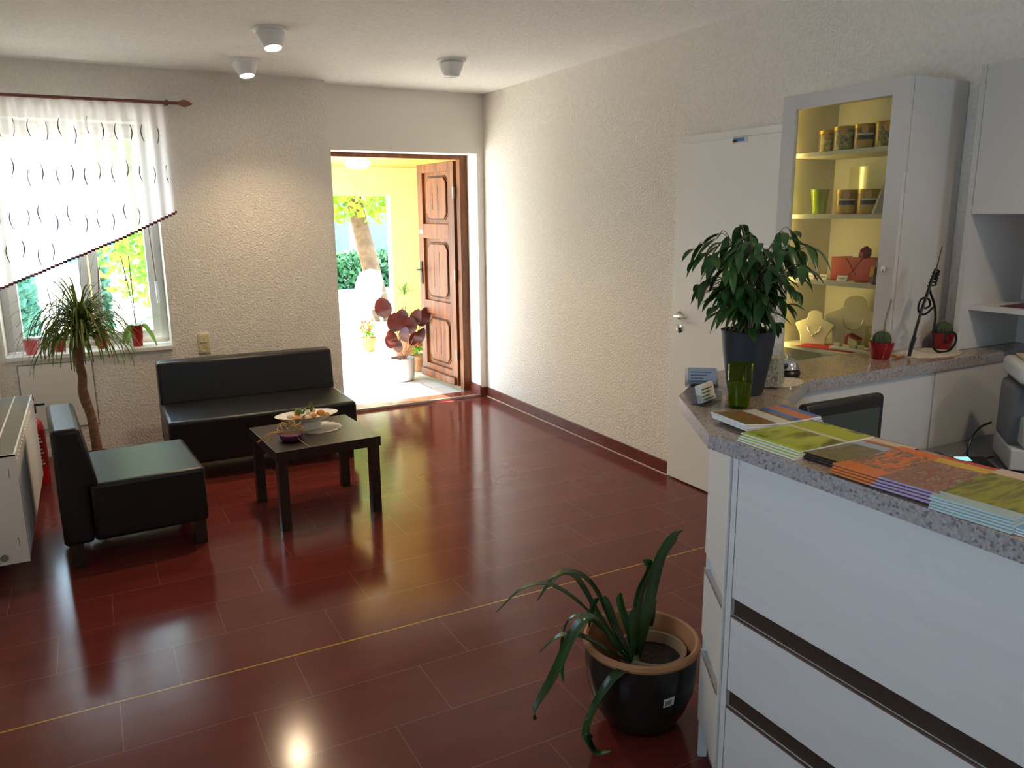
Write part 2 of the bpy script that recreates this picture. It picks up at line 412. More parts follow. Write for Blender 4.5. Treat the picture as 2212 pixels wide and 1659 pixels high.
# window 1 (far wall)
w = structE('window_1', (0, 0, 0))
yf = 6.47
MB().frame('xz', WX0, WX1, WZ0, WZ1, .05, yf, yf+.07).build('window_frame', PVC, w, bevel=.003)
for a, b in ((WX0+.045, -.005), (.005, WX1-.045)):
    mb = MB().frame('xz', a, b, WZ0+.04, WZ1-.04, .06, yf-.022, yf+.045)
    sash = mb.build('sash', PVC, w, bevel=.005)
    MB().box((a+.05, yf+.008, WZ0+.11), (b-.05, yf+.014, WZ1-.11)).build('pane', glass('window_glass', (.97, .98, .97)), sash)
sill = MB().box((WX0+.001, YF-.025, WZ0-.029), (WX1-.001, yf-.001, WZ0+.001)).build('window_sill', mat('sill_stone', (.80, .78, .72), .3), w, bevel=.004)
MB().box((-.02, yf-.045, 1.45), (.0, yf-.02, 1.50)).box((-.018, yf-.055, 1.36), (-.002, yf-.045, 1.50)).build('window_handle', PVC, w, bevel=.003)
MB().tube([(WX1-.075, yf-.05, 2.1), (WX1-.07, yf-.05, 1.6), (WX1-.055, yf-.055, 1.18)], .004).mi(1).tube([(WX1-.055, yf-.055, 1.19), (WX1-.052, yf-.057, 1.03)], .011).build('blind_crank', [mat('crank_rod', (.25, .15, .08), .5), PVC], w, smooth=True)
for i, (h0, h1, z0, z1) in enumerate([(.60, 1.45, 1.10, 2.15)]):
    w2 = structE('window_%d' % (i+2)); xx = XL-.16
    MB().frame('yz', h0, h1, z0, z1, .06, xx-.03, xx+.03).box((xx-.025, (h0+h1)/2-.03, z0+.06), (xx+.025, (h0+h1)/2+.03, z1-.06)).build('window_frame', PVC, w2)
w4 = structE('window_4')  # unseen window added to light the reception from behind
MB().frame('xz', 1.95, 2.95, 1.2, 2.2, .06, YN-.18, YN-.12).build('window_frame', PVC, w4)
# entrance door: frame and open leaf, hinged on the right, swung outwards
d = structE('door_1')
MB().box((DX1-.075, YO-.06, .022), (DX1-.001, YO+.02, DZ-.001)).box((DX0+.001, YO-.06, .022), (DX0+.05, YO+.02, DZ-.001)).box((DX0+.05, YO-.055, DZ-.036), (DX1-.075, YO+.015, DZ-.001)).build('door_frame', DOORW, d, bevel=.005)
hx, hy = 3.05, 6.72; fx, fy = 2.99, 7.46
Ld = math.hypot(fx-hx, fy-hy); ang = math.atan2(fy-hy, fx-hx)
leaf = bpy.data.objects.new('door_leaf', None); COL.objects.link(leaf); leaf.parent = d; leaf.location = (hx, hy, 0); leaf.rotation_euler = (0, 0, ang)
leafm = MB().box((0.0, -.0, .05), (Ld, .028, 2.13)).box((0, .028, .05), (.115, .055, 2.13)).box((Ld-.105, .028, .05), (Ld, .055, 2.13))
PZ = [(.19, .70), (.83, 1.43), (1.57, 2.05)]
rails = [(.05, .19), (.70, .83), (1.43, 1.57), (2.05, 2.13)]
for a, b in rails: leafm.box((.115, .028, a), (Ld-.105, .055, b))
leafo = leafm.build('leaf_panel', DOORW, leaf, bevel=.004)
for a, b in PZ:
    x0, x1 = .115, Ld-.105; c = .05
    pts = [(x0+.06+c, a+.05), (x1-.06-c, a+.05), (x1-.06, a+.05+c), (x1-.06, b-.05-c), (x1-.06-c, b-.05), (x0+.06+c, b-.05), (x0+.06, b-.05-c), (x0+.06, a+.05+c)]
    MB().extr(pts, .027, .046).build('raised_panel', DOORW, leaf, bevel=.008)
    g = MB()
    for q in (.42, .62):
        xx = x0+(x1-x0)*q; g.box((xx-.003, .0455, a+.13), (xx+.003, .0475, b-.13))
    for k in range(8):
        p, q = pts[k], pts[(k+1) % 8]; cx, cz = (x0+x1)/2, (a+b)/2
        ins = lambda t: (t[0]+(cx-t[0])*.05, t[1]+(cz-t[1])*.03)
        out = lambda t: (t[0]-(cx-t[0])*.10, t[1]-(cz-t[1])*.05)
        g.tube([(out(p)[0], .030, out(p)[1]), (out(q)[0], .030, out(q)[1])], .005, 6)
    g.build('panel_moulding', DOORD, leaf)
MB().box((.02, .055, .055), (Ld-.02, .085, .13)).build('weather_bar', DOORW, leaf, bevel=.01)
MB().box((Ld-.075, .055, .98), (Ld-.035, .068, 1.20)).tube([(Ld-.055, .065, 1.12), (Ld-.055, .11, 1.12), (Ld-.18, .115, 1.12)], .010).build('door_handle', mat('dark_bronze', (.04, .03, .02), .35, metal=.8), leaf, smooth=True)
MB().box((Ld-.10, .055, 1.475), (Ld-.03, .057, 1.51)).build('door_sign', PAPER, leaf)
for z in (.35, 1.1, 1.85): MB().lathe([(.001, -.05), (.010, -.05), (.010, .05), (.001, .05)], (-.005, .06, z), 10).build('hinge', ALU, leaf, smooth=True)

# white door in the right wall
d2 = structE('door_2')
MB().frame('yz', 2.885, 3.79, .001, 2.085, .052, XR-.012, XR-.0005, wb=0).build('door_frame', WHITE, d2, bevel=.003)
dl = MB().box((XR-.022, 2.915, .008), (XR-.0125, 3.760, 2.045)).build('door_leaf', WHITE, d2, bevel=.006)
MB().tube([(XR-.022, 3.700, 1.045), (XR-.07, 3.700, 1.045), (XR-.073, 3.690, 1.045), (XR-.073, 3.58, 1.048)], .009).lathe([(.001, 0), (.026, 0), (.026, .006), (.001, .006)], (XR-.023, 3.700, 1.045), 20, M=Matrix.Rotation(-PI/2, 4, 'Y')).build('door_handle', CHROME, dl, smooth=True)
MB().lathe([(.001, 0), (.026, 0), (.026, .006), (.012, .008), (.001, .008)], (XR-.022, 3.700, .965), 20, M=Matrix.Rotation(-PI/2, 4, 'Y')).build('keyhole_plate', CHROME, dl, smooth=True)
st = MB().box((XR-.0235, 3.215, 2.015), (XR-.0222, 3.325, 2.050)).mi(1).box((XR-.0240, 3.24, 2.022), (XR-.0236, 3.32, 2.040)).mi(2).box((XR-.0240, 3.295, 2.018), (XR-.0236, 3.322, 2.030)).build('door_label', [mat('sticker_silver', (.5, .56, .6), .3), mat('sticker_blue', (.08, .2, .4), .4), mat('sticker_orange', (.5, .2, .1), .4)])
tag(st, 'small silver and blue sticker on the top edge of the white door', 'sticker')

# outside: paving, porch
PAV = tile_mat('grey_paving', (.60, .585, .56), (.34, .33, .31), .40, .30, .008)
struct('ground', MB().box((-14, 6.60, -.3), (30, 60, .012)), PAV)
RX0 = 1.75
struct('ceiling_porch', MB().box((RX0, YO+.02, 2.20), (4.3, 9.35, 2.34)), SOFF)
struct('wall_porch_front', MB().box((.6, 9.0, 1.88), (4.3, 9.15, 2.199)).box((3.20, 9.0, .012), (4.3, 9.15, 1.88)), PORW)
struct('wall_porch_right', MB().box((4.0, YO, .012), (4.15, 9.0, 2.199)), PORW)
struct('wall_house_outside', MB().box((-9, YO, .012), (XL-.3, YO+.05, 3.2)).box((3.75, 6.2, .012), (4.6, YO, 3.2)), mat('render_cream', (.8, .74, .55), .9))

# ================================================================== LAMPS
def spot(x, y, on, label, tilt):
    t = thing('ceiling_spotlight', label, 'ceiling lamp', (x, y, H), 0, 'ceiling spotlights')
    MB().lathe([(.001, 0), (.098, 0), (.096, -.012), (.070, -.018), (.064, -.035), (.062, -.05), (.001, -.05)]).build('ceiling_rose', PVC, t, smooth=True)
    Rm = Matrix.Rotation(tilt[0], 4, 'X') @ Matrix.Rotation(tilt[1], 4, 'Y')
    MB().lathe([(.060, -.015), (.082, -.025), (.074, -.055), (.058, -.090), (.050, -.105), (.046, -.107), (.044, -.100), (.001, -.098)], M=Rm).build('spot_housing', PVC, t, smooth=True)
    if on: m = mat('lamp_glow', (1, .9, .75), .4, emit=(1.0, .80, .55), estr=22)
    else: m = mat('lamp_off', (.85, .84, .8), .2)
    MB().lathe([(.001, -.112), (.025, -.111), (.040, -.106), (.045, -.100)], M=Rm).build('bulb', m, t, smooth=True)
    if on:
        p = Rm @ Vector((0, 0, -.14))
        l = light('spot_light', 'SPOT', (x+p.x, y+p.y, H+p.z), 14, (1.0, .74, .46), spot_size=2.3, spot_blend=.8, shadow_soft_size=.045)
        l.rotation_euler = (Rm @ Vector((0, 0, -1))).to_track_quat('-Z', 'Y').to_euler()
spot(1.02, 4.72, True, 'lit white ceiling spotlight, the larger one nearer the camera', (-.22, -.08))
spot(1.05, 5.68, True, 'lit white ceiling spotlight close to the window wall', (-.20, -.08))
spot(2.28, 5.10, False, 'unlit white ceiling fitting in front of the entrance door', (0, 0))
for (x, y, k) in ((2.35, .75, 'above the desk'), (2.35, -.6, 'behind the desk')):  # unseen lamps added for warm fill around the reception
    t = thing('ceiling_spotlight', 'unseen warm fill spotlight added near the reception, %s' % k, 'ceiling lamp', (x, y, H), 0, 'ceiling spotlights')
    MB().lathe([(.001, 0), (.098, 0), (.096, -.012), (.082, -.025), (.058, -.09), (.046, -.107), (.044, -.100), (.001, -.098)]).build('spot_housing', PVC, t, smooth=True)
    MB().lathe([(.001, -.112), (.025, -.111), (.040, -.106), (.045, -.100)]).build('bulb', MATS['lamp_glow'], t, smooth=True)
    light('spot_light', 'SPOT', (x, y, H-.14), 7, (1.0, .74, .46), rot=(0, 0, 0), spot_size=2.7, spot_blend=.8, shadow_soft_size=.06)
t = thing('porch_lamp', 'round white glass lamp under the porch ceiling outside the door', 'lamp', (2.42, 7.7, 2.20))
MB().lathe([(.001, 0), (.10, 0), (.10, -.02), (.001, -.02)]).build('lamp_base', PVC, t, smooth=True)
MB().lathe([(.09, -.02), (.13, -.035), (.12, -.07), (.07, -.095), (.001, -.10)]).build('lamp_shade', mat('opal_glass', (.95, .95, .9), .3, emit=(1, .95, .8), estr=1.6), t, smooth=True)

# ================================================================== CURTAIN
yc = 6.13
t = thing('curtain_rod', 'dark rosewood curtain rod with leaf shaped finial above the window', 'curtain rod', (0, yc, 2.425))
RODM = mat('rod_wood', (.20, .07, .05), .4)
MB().tube([(XL+.02, 0, -.006), (.67, 0, 0)], .0115, 12).build('rod', RODM, t, smooth=True)
MB().lathe([(.004, 0), (.012, .004), (.012, .012), (.018, .022), (.023, .042), (.016, .070), (.005, .092), (.001, .096)], (.665, 0, 0), 14, M=Matrix.Rotation(PI/2, 4, 'Y'), wob=lambda a, z: .12*math.cos(6*a)).build('finial', mat('finial_wood', (.30, .13, .08), .45), t, smooth=True)
MB().box((.585, .012, -.012), (.605, YF-yc, .012)).lathe([(.013, -.01), (.018, -.01), (.018, .01), (.013, .01)], (.595, 0, 0), 14, M=Matrix.Rotation(PI/2, 4, 'Y')).build('bracket', RODM, t)
def hemz(x):  # slanting lower edge
    return 1.197+(x+.54)*(.415) if x < .25 else 1.197+.79*.415+(x-.25)*.48
t = thing('curtain', 'sheer white curtain with slanting dark red hem and brown squiggles', 'curtain', (0, yc, 0))
m, N, L, b = new_mat('sheer_fabric')
tr = N.new('ShaderNodeBsdfTransparent'); tl = N.new('ShaderNodeBsdfTranslucent'); tl.inputs[0].default_value = (.95, .92, .92, 1)
df = N.new('ShaderNodeBsdfDiffuse'); df.inputs[0].default_value = (.9, .87, .87, 1)
m1 = N.new('ShaderNodeMixShader'); m1.inputs[0].default_value = .6; L.new(df.outputs[0], m1.inputs[1]); L.new(tl.outputs[0], m1.inputs[2])
m2 = N.new('ShaderNodeMixShader'); m2.inputs[0].default_value = .74; L.new(tr.outputs[0], m2.inputs[1]); L.new(m1.outputs[0], m2.inputs[2])
L.new(m2.outputs[0], N['Material Output'].inputs[0]); SHEER = m
def pleat(x, z):
    k = max(0, min(1, (z-1.2)/1.2))
    return (.010+.012*k)*math.sin(x*2*PI/.092)+.010*math.sin(x*17+z*2)
NXc, NZc = 190, 16
vs = []; fs = []
for i in range(NXc+1):
    x = -.60+1.195*i/NXc
    for j in range(NZc+1):
        zt = 2.405; zb = hemz(x); z = zt+(zb-zt)*j/NZc
        vs.append((x, pleat(x, z)-.004, z))
for i in range(NXc):
    for j in range(NZc):
        a = i*(NZc+1)+j; fs.append((a, a+NZc+1, a+NZc+2, a+1))
MB().add(vs, fs).build('sheer', SHEER, t, smooth=True)
vs = []; fs = []
for i in range(NXc+1):
    x = -.60+1.195*i/NXc
    for z in (2.405, 2.36): vs.append((x, pleat(x, z)-.008, z))
for i in range(NXc): fs.append((2*i, 2*i+2, 2*i+3, 2*i+1))
MB().add(vs, fs).build('heading_tape', SHEER, t, smooth=True)
mb = MB()
for i in range(NXc):
    x0 = -.60+1.195*i/NXc; x1 = x0+1.195/NXc; st_ = i//4
    zz = hemz(-.60+1.195*(st_*4+2)/NXc); mb.mi((i//2) % 2)
    ya, yb = pleat(x0, zz)-.006, pleat(x1, zz)-.006
    mb.add([(x0, ya, zz-.008), (x1, yb, zz-.008), (x1, yb, zz+.008), (x0, ya, zz+.008), (x0, ya+.003, zz-.008), (x1, yb+.003, zz-.008), (x1, yb+.003, zz+.008), (x0, ya+.003, zz+.008)], [(0, 1, 2, 3), (7, 6, 5, 4), (0, 4, 5, 1), (3, 2, 6, 7)])
mb.build('hem_trim', [mat('hem_red', (.22, .01, .03), .8), mat('hem_black', (.02, .006, .012), .8)], t)
rnd = random.Random(3)
for row, zr in enumerate((2.30, 2.02, 1.73, 1.50)):
    for k in range(15):
        x = -.57+k*.083+(.04 if row % 2 else 0)+rnd.uniform(-.008, .008)
        z0 = zr+rnd.uniform(-.03, .02)-(.03 if k % 2 else 0)
        if x > .575 or z0-.12 < hemz(x)+.02: continue
        s = 1 if (k+row) % 2 else -1
        MB().tube([(x+s*.010*math.sin(q*3.6), pleat(x, z0)-.010, z0-.115*q) for q in [i/9 for i in range(10)]], [.0015+.0020*math.sin(PI*q/9) for q in range(10)], 5).build('embroidered_squiggle', mat('squiggle_thread', (.05, .02, .025), .8), t)

# ================================================================== FURNITURE
def cushion_box(a, b, name, parent, M_=BLEATH, bev=.022):
    return MB().box(a, b).build(name, M_, parent, bevel=bev)
t = thing('sofa', 'long black leather sofa without armrests under the socket', 'sofa', (.933, 5.56, 0), math.radians(-.4))
cushion_box((-.60, -.41, .115), (.60, .26, .405), 'seat', t)
bk = MB().extr([(-.41+.53, .405), (.395, .405), (.395, .685), (.205, .685)], -.60, .60, Matrix.Rotation(-PI/2, 4, 'Z') @ Matrix.Scale(-1, 4, (0, 1, 0)))
bk = MB()
bk.add([(-.60, .15, .39), (.60, .15, .39), (.60, .19, .685), (-.60, .19, .685), (-.60, .33, .115), (.60, .33, .115), (.60, .33, .685), (-.60, .33, .685), (-.60, .262, .115), (.60, .262, .115), (-.60, .262, .39), (.60, .262, .39)],
       [(0, 1, 2, 3), (3, 2, 6, 7), (7, 6, 5, 4), (4, 5, 9, 8), (8, 9, 11, 10), (10, 11, 1, 0), (0, 3, 7, 4, 8, 10), (1, 11, 9, 5, 6, 2)])
bk.build('backrest', BLEATH, t, bevel=.02)
for sx in (-.54, .54):
    for sy in (-.35, .27): MB().box((sx-.03, sy-.03, 0), (sx+.03, sy+.03, .12)).build('leg', WENGE, t, bevel=.003)
t = thing('armchair', 'black leather armchair without armrests beside the radiator', 'armchair', (.060, 4.40, 0), math.radians(3.5))
cushion_box((-.19, -.32, .125), (.335, .32, .412), 'seat', t)
bk = MB()
bk.add([(-.32, -.32, .125), (-.19, -.32, .125), (-.19, -.32, .40), (-.145, -.32, .40), (-.195, -.32, .695), (-.32, -.32, .695)]+[(x, .32, z) for x, z in ((-.32, .125), (-.19, .125), (-.19, .40), (-.145, .40), (-.195, .695), (-.32, .695))],
       [(0, 1, 2, 3, 4, 5), (11, 10, 9, 8, 7, 6)]+[(i, i+6, (i+1) % 6+6, (i+1) % 6) for i in range(6)])
bk.build('backrest', BLEATH, t, bevel=.022)
for sx in (-.27, .29):
    for sy in (-.27, .27): MB().box((sx-.03, sy-.03, 0), (sx+.03, sy+.03, .13)).build('leg', WENGE, t, bevel=.003)
t = thing('coffee_table', 'square dark brown wooden coffee table in front of the sofa', 'table', (1.035, 4.365, 0), math.radians(3.2))
MB().box((-.292, -.292, .39), (.292, .292, .445)).build('tabletop', WENGE, t, bevel=.002)
for sx in (-1, 1):
    for sy in (-1, 1): MB().box((sx*.284-(.052 if sx > 0 else 0), sy*.284-(.052 if sy > 0 else 0), 0), (sx*.284+(.052 if sx < 0 else 0), sy*.284+(.052 if sy < 0 else 0), .39)).build('leg', WENGE, t, bevel=.002)
ZT = .445
def doily(name, label, c, rx, ry, parent=None):
    pts = []
    n = 96
    vs = [(0, 0, .002)]; ring = []
    for k in range(n):
        a = 2*PI*k/n; r = 1+.07*abs(math.sin(8*a))
        vs.append((rx*r*math.cos(a), ry*r*math.sin(a), .0015)); 
    fs = [(0, 1+k, 1+(k+1) % n) for k in range(n)]
    o = MB().add(vs, fs).build(name, LACE, None, solid=.0012); o.location = c
    mb2 = MB()
    return tag(o, label, 'doily')
doily('doily', 'round crocheted doily under the white bowl on the coffee table', (1.085, 4.44, ZT), .125, .125)
# white bowl of fruit and greenery
t = thing('decorative_bowl', 'white footed ceramic bowl holding shells and green sprigs on the doily', 'bowl', (1.02, 4.44, ZT+.003))
MB().lathe([(.001, .001), (.060, .001), (.060, .004), (.055, .045), (.075, .055), (.125, .085), (.128, .088), (.120, .086), (.072, .062), (.001, .058)], sx=1.42, sy=.85).build('bowl', mat('white_ceramic', (.78, .76, .72), .25), t, smooth=True)
rnd = random.Random(5)
SH1 = mat('shell_orange', (.60, .24, .06), .5, var=.2); SH2 = mat('shell_pale', (.65, .52, .36), .5, var=.2); SPR = leaf_mat('sprig_green', (.08, .16, .02), (.2, .3, .05))
for k in range(22):
    a = rnd.uniform(0, 2*PI); r = rnd.uniform(0, .09)
    tag(MB().ball((0, 0, 0), .017+rnd.random()*.008, 10, 6, 1, rnd.uniform(.7, 1.1), .7).build('shell', [SH1, SH2][k % 2], None, smooth=True), 'small %s shell lying in the white bowl on the table' % ['orange', 'pale'][k % 2], 'shell', '%s shells in the white bowl' % ['orange', 'pale'][k % 2]).location = (1.02+r*math.cos(a)*1.4, 4.44+r*math.sin(a)*.75, ZT+.003+.078+.006*(k % 3)-.02*(r < .03))
mb = MB()
for k in range(26):
    a = rnd.uniform(0, 2*PI); l = rnd.uniform(.03, .06); p = Vector((-.03+rnd.uniform(-.02, .02), .02, .085)); e = p+Vector((l*math.cos(a), l*math.sin(a), rnd.uniform(.01, .04)))
    mb.ribbon([p, (p+e)/2+Vector((0, 0, .008)), e], [.002, .006, .0005])
for k in range(8):
    p = Vector((.035, .03, .08)); e = p+Vector((rnd.uniform(-.03, .04), rnd.uniform(-.02, .02), rnd.uniform(.05, .09))); mb.ribbon([p, (p+e)/2, e], [.002, .005, .0005])
mb.build('sprigs', SPR, t)
# glass candle dish wrapped in raffia
t = thing('candle_glass', 'clear glass bowl with purple filling and raffia bow at the table edge', 'candle holder', (.885, 4.255, ZT)); t.scale = (1.28, 1.28, 1.1)
MB().lathe([(.001, .002), (.045, .002), (.056, .02), (.054, .055), (.050, .075), (.048, .075), (.051, .055), (.053, .022), (.042, .005), (.001, .005)]).build('glass_bowl', glass('clear_glass', (.93, .95, .95)), t, smooth=True)
MB().lathe([(.001, .006), (.041, .006), (.051, .022), (.050, .034), (.001, .036)]).build('purple_filling', mat('purple_wax', (.13, .02, .08), .5), t, smooth=True)
mb = MB()
for k in range(5): mb.tube([(.056*math.cos(a), .056*math.sin(a), .052+.003*k+.002*math.sin(5*a+k)) for a in [2*PI*i/20 for i in range(21)]], .0018, 5)
rnd = random.Random(8)
for k in range(12):
    a = PI+rnd.uniform(-.5, .5); l = rnd.uniform(.04, .10)
    mb.tube(spline([(-.045, -.03, .055), (-.06+.3*l*math.cos(a), -.03+.5*l*math.sin(a), .06), (-.05+l*math.cos(a), -.03+l*math.sin(a), .012+rnd.random()*.02)], 4), .0013, 4)
for k in range(16):
    a = rnd.uniform(0, 2*PI); mb.tube(spline([(.03*math.cos(a), .03*math.sin(a), .075), (.045*math.cos(a+.4), .045*math.sin(a+.4), .088), (.056*math.cos(a+.8), .056*math.sin(a+.8), .066)], 4), .002, 4)
mb.tube(spline([(.01, -.055, .05), (.02, -.068, .02), (.035, -.10, .006), (.045, -.155, .003)], 6), .0012, 4)
mb.build('raffia', mat('raffia_straw', (.50, .33, .14), .8), t)

# radiator on the left wall
t = thing('radiator', 'white panel radiator with top grille at the left edge', 'radiator', (0, 0, 0))
rx0, rx1, ry0, ry1, rz0, rz1 = -.555, -.387, 4.10, 5.50, .08, .602
mb = MB().box((rx1-.012, ry0+.01, rz0+.01), (rx1, ry1-.01, rz1-.01))
for k in range(19):
    y = ry0+.05+k*(ry1-ry0-.1)/18; mb.extr([(0, -.018), (.006, -.010), (.006, .010), (0, .018)], rz0+.03, rz1-.03, Matrix(((1, 0, 0, rx1-.001), (0, 0, 1, y), (0, 1, 0, 0), (0, 0, 0, 1))))
mb.build('front_panel', PVC, t, bevel=.002)
MB().box((rx0, ry0+.01, rz0+.02), (rx0+.012, ry1-.01, rz1-.02)).build('rear_panel', PVC, t)
mb = MB().box((rx0, ry0, rz0), (rx1, ry0+.004, rz1)); mb.mi(1)
for z, s in ((.52, .02), (.50, .004), (.18, .02), (.20, .004)): mb.box((rx1-.035, ry0-.0005, z-s), (rx1-.033, ry0+.001, z+s))
mb.build('side_cover', [PVC, BLACKP], t)
MB().box((rx0, ry1-.004, rz0), (rx1, ry1, rz1)).build('side_cover', PVC, t)
mb = MB()
n = 64
for k in range(n):
    y = ry0+.01+k*(ry1-ry0-.02)/n; mb.box((rx0+.008, y, rz1-.006), (rx1-.008, y+.010, rz1-.002))
mb.build('grille', mat('grille_grey', (.42, .40, .36), .6), t)
MB().box((rx0, ry0, rz1-.008), (rx0+.008, ry1, rz1+.002)).box((rx1-.008, ry0, rz1-.008), (rx1, ry1, rz1+.002)).box((rx0+.075, ry0, rz1-.006), (rx0+.082, ry1, rz1+.001)).box((rx0+.008, ry0, rz1-.008), (rx1-.008, ry0+.008, rz1+.0015)).build('grille_rim', PVC, t)
MB().lathe([(.001, 0), (.017, 0), (.017, .004), (.001, .004)], (rx1-.10, ry0, rz0+.035), 18, M=Matrix.Rotation(PI/2, 4, 'X')).build('drain_plug', mat('plug_grey', (.3, .29, .27), .5), t)
for y in (ry0+.2, ry1-.23): MB().box((XL+.001, y, .2), (rx0+.005, y+.03, .5)).build('wall_bracket', PVC, t)

# fire extinguisher
t = thing('fire_extinguisher', 'red fire extinguisher between the radiator and the armchair', 'fire extinguisher', (-.437, 5.66, 0))
EXR = mat('extinguisher_red', (.55, .012, .012), .25)
MB().lathe([(.001, 0), (.076, 0), (.080, .01), (.080, .35), (.072, .39), (.045, .42), (.025, .43), (.025, .455), (.001, .455)]).build('cylinder', EXR, t, smooth=True)
mb = MB()
for k in range(9): mb.box((.079, -.03+.0, .14+.022*k), (.0815, .03-.006*(k % 3), .148+.022*k))
mb2 = MB().lathe([(.0805, .11), (.0812, .11), (.0812, .35), (.0805, .35)], seg=28); mb2.build('label', mat('label_dark_red', (.30, .01, .012), .4), t, smooth=True)
M_ = Matrix.Rotation(-1.1, 4, 'Z'); mb = MB()
for k in range(9): mb.box((.0805, -.035, .13+.024*k), (.083, .03-.008*(k % 3), .138+.024*k), M_)
mb.build('label_print', mat('label_cream', (.7, .62, .5), .5), t)
MB().box((-.03, -.02, .455), (.05, .02, .50)).box((.0, -.014, .50), (.10, .014, .515)).build('valve', BLACKP, t, bevel=.004)
MB().box((-.04, -.02, .525), (.11, .02, .565), Matrix.Rotation(-.12, 4, 'Y')).build('lever', EXR, t, bevel=.004)
MB().tube(spline([(-.02, -.02, .47), (-.07, -.07, .45), (-.10, -.07, .30), (-.098, -.05, .12)], 6), .009).build('hose', BLACKP, t, smooth=True)

# inspection hatch under the window
t = thing('wall_hatch', 'white square access panel in the wall below the window', 'hatch', (0, YF, 0))
MB().box((-.50, -.010, .205), (-.055, .0, .665)).build('panel', WHITE, t, bevel=.002)
MB().frame('xz', -.507, -.048, .198, .672, .0065, -.006, -.0002).build('hatch_frame', mat('hatch_edge', (.30, .29, .27), .6), t)
t = thing('wall_socket', 'cream double socket and switch plate above the sofa back', 'socket', (.705, YF, .725))
PL = mat('cream_plastic', (.72, .62, .38), .4)
MB().box((-.042, -.012, -.078), (.042, 0, .078)).build('plate', PL, t, bevel=.006)
MB().lathe([(.001, -.004), (.020, -.004), (.022, .003), (.026, .003), (.026, 0), (.03, 0)], (0, -.013, -.038), 24, M=Matrix.Rotation(PI/2, 4, 'X')).mi(1).box((-.010, -.0125, -.041), (-.006, -.0095, -.035)).box((.006, -.0125, -.041), (.010, -.0095, -.035)).build('socket_insert', [PL, BLACKP], t, smooth=True)
MB().box((-.026, -.018, .010), (.026, -.011, .065)).mi(1).box((-.003, -.0185, .028), (.003, -.0175, .034)).build('switch_rocker', [PL, BLACKP], t, bevel=.002)

# ================================================================== PLANTS
def quad_leaf(mb, p, d, L_, w, droop=.3, fold=.3, n=5, side=None):
    p = Vector(p); d = Vector(d).normalized(); path = []; wd = []
    for i in range(n+1):
        q = i/n; path.append(p+d*L_*q+Vector((0, 0, -droop*L_*q*q)))
        wd.append(w*math.sin(PI*min(1, max(0, q)))**.7*(1-.25*q)+.0004)
    mb.ribbon(path, wd, side, fold)
PALM = leaf_mat('palm_leaf', (.05, .10, .015), (.20, .24, .04), .35, 9, .4)
BARK = mat('palm_bark', (.22, .11, .06), .85, var=.35, vscale=30, bump=.8, bscale=70, stretch=(1, 1, 2))
t = thing('palm_tree', 'tall potted palm with slim brown trunk and arching narrow leaves', 'potted palm', (-.085, 5.55, 0))
trunk = spline([(0.012, 0, .14), (.006, 0, .28), (-.002, 0, .42), (-.022, 0, .52), (-.030, 0, .60), (-.022, 0, .68), (-.03, 0, .78), (-.015, 0, .95), (0, 0, 1.03)], 5)
MB().tube(trunk, [.032-.006*min(1, i/10)+.004*math.exp(-((i-16)/4)**2) for i in range(len(trunk))], 12).build('trunk', BARK, t, smooth=True)
rnd = random.Random(11); mb = MB()
for k in range(340):
    a = rnd.uniform(0, 2*PI); el = rnd.uniform(-.05, 1.25); L_ = rnd.uniform(.24, .47)
    ctr = Vector((-.0+rnd.uniform(-.015, .015), rnd.uniform(-.015, .015), rnd.uniform(.91, 1.06)))
    v = Vector((math.cos(a)*math.cos(el), math.sin(a)*math.cos(el), math.sin(el))); pos = ctr.copy(); path = [pos.copy()]
    kk = rnd.uniform(.12, .36)
    for i in range(12):
        v = (v+Vector((0, 0, -kk*i/6.5))).normalized(); pos = pos+v*L_/12; path.append(pos.copy())
    mb.ribbon(path, [.0056*(1-(abs(i-4)/11)**1.6 if i > 4 else 1)+.0005 for i in range(13)], None, .3)
for (dx, dz) in ((.17, .52), (-.11, .38), (.05, .36)):
    mb.ribbon([Vector((0, 0, 1.04))+Vector((dx*q, .02*q, dz*q)) for q in [i/6 for i in range(7)]], [.006, .007, .006, .005, .004, .002, .0005])
mb.build('foliage', PALM, t)
MB().lathe([(.001, 0), (.09, 0), (.11, .14), (.116, .14), (.116, .165), (.106, .165), (.104, .15), (.001, .15)]).build('pot', mat('anthracite_pot', (.03, .032, .036), .5), t, smooth=True)
MB().lathe([(.001, .155), (.104, .152)]).build('soil', SOIL, t)

# orchids and pots on the window sill
GPET = leaf_mat('orchid_leaf', (.10, .25, .03), (.22, .42, .08), .35, 5, .4)
STICK = mat('orchid_stick', (.10, .07, .04), .7)
def orchid(loc, label, leaves, stems, h=.155, r=.045, potmat=RED):
    t = thing('potted_orchid', label, 'potted plant', loc, 0, None)
    MB().lathe([(.001, 0), (r*.72, 0), (r, h), (r*1.02, h), (r*.94, h-.002), (r*.9, h-.02), (.001, h-.02)]).build('pot', potmat, t, smooth=True)
    mb = MB()
    for (a, L_, w, el, dr) in leaves:
        quad_leaf(mb, (0, 0, h-.02), (math.cos(a)*math.cos(el), math.sin(a)*math.cos(el), math.sin(el)), L_, w, dr, .25, 9)
    mb.build('leaves', GPET, t, smooth=True)
    if stems:
        mb = MB()
        for (dx, dy, hh) in stems: mb.tube(spline([(0, 0, h-.02), (dx*.3, dy, h+hh*.4), (dx, dy, h+hh)], 5), .003, 5); mb.ball((dx*.7, dy, h+hh*.66), .008, 6, 4)
        mb.build('flower_stems', STICK, t, smooth=True)
    return t
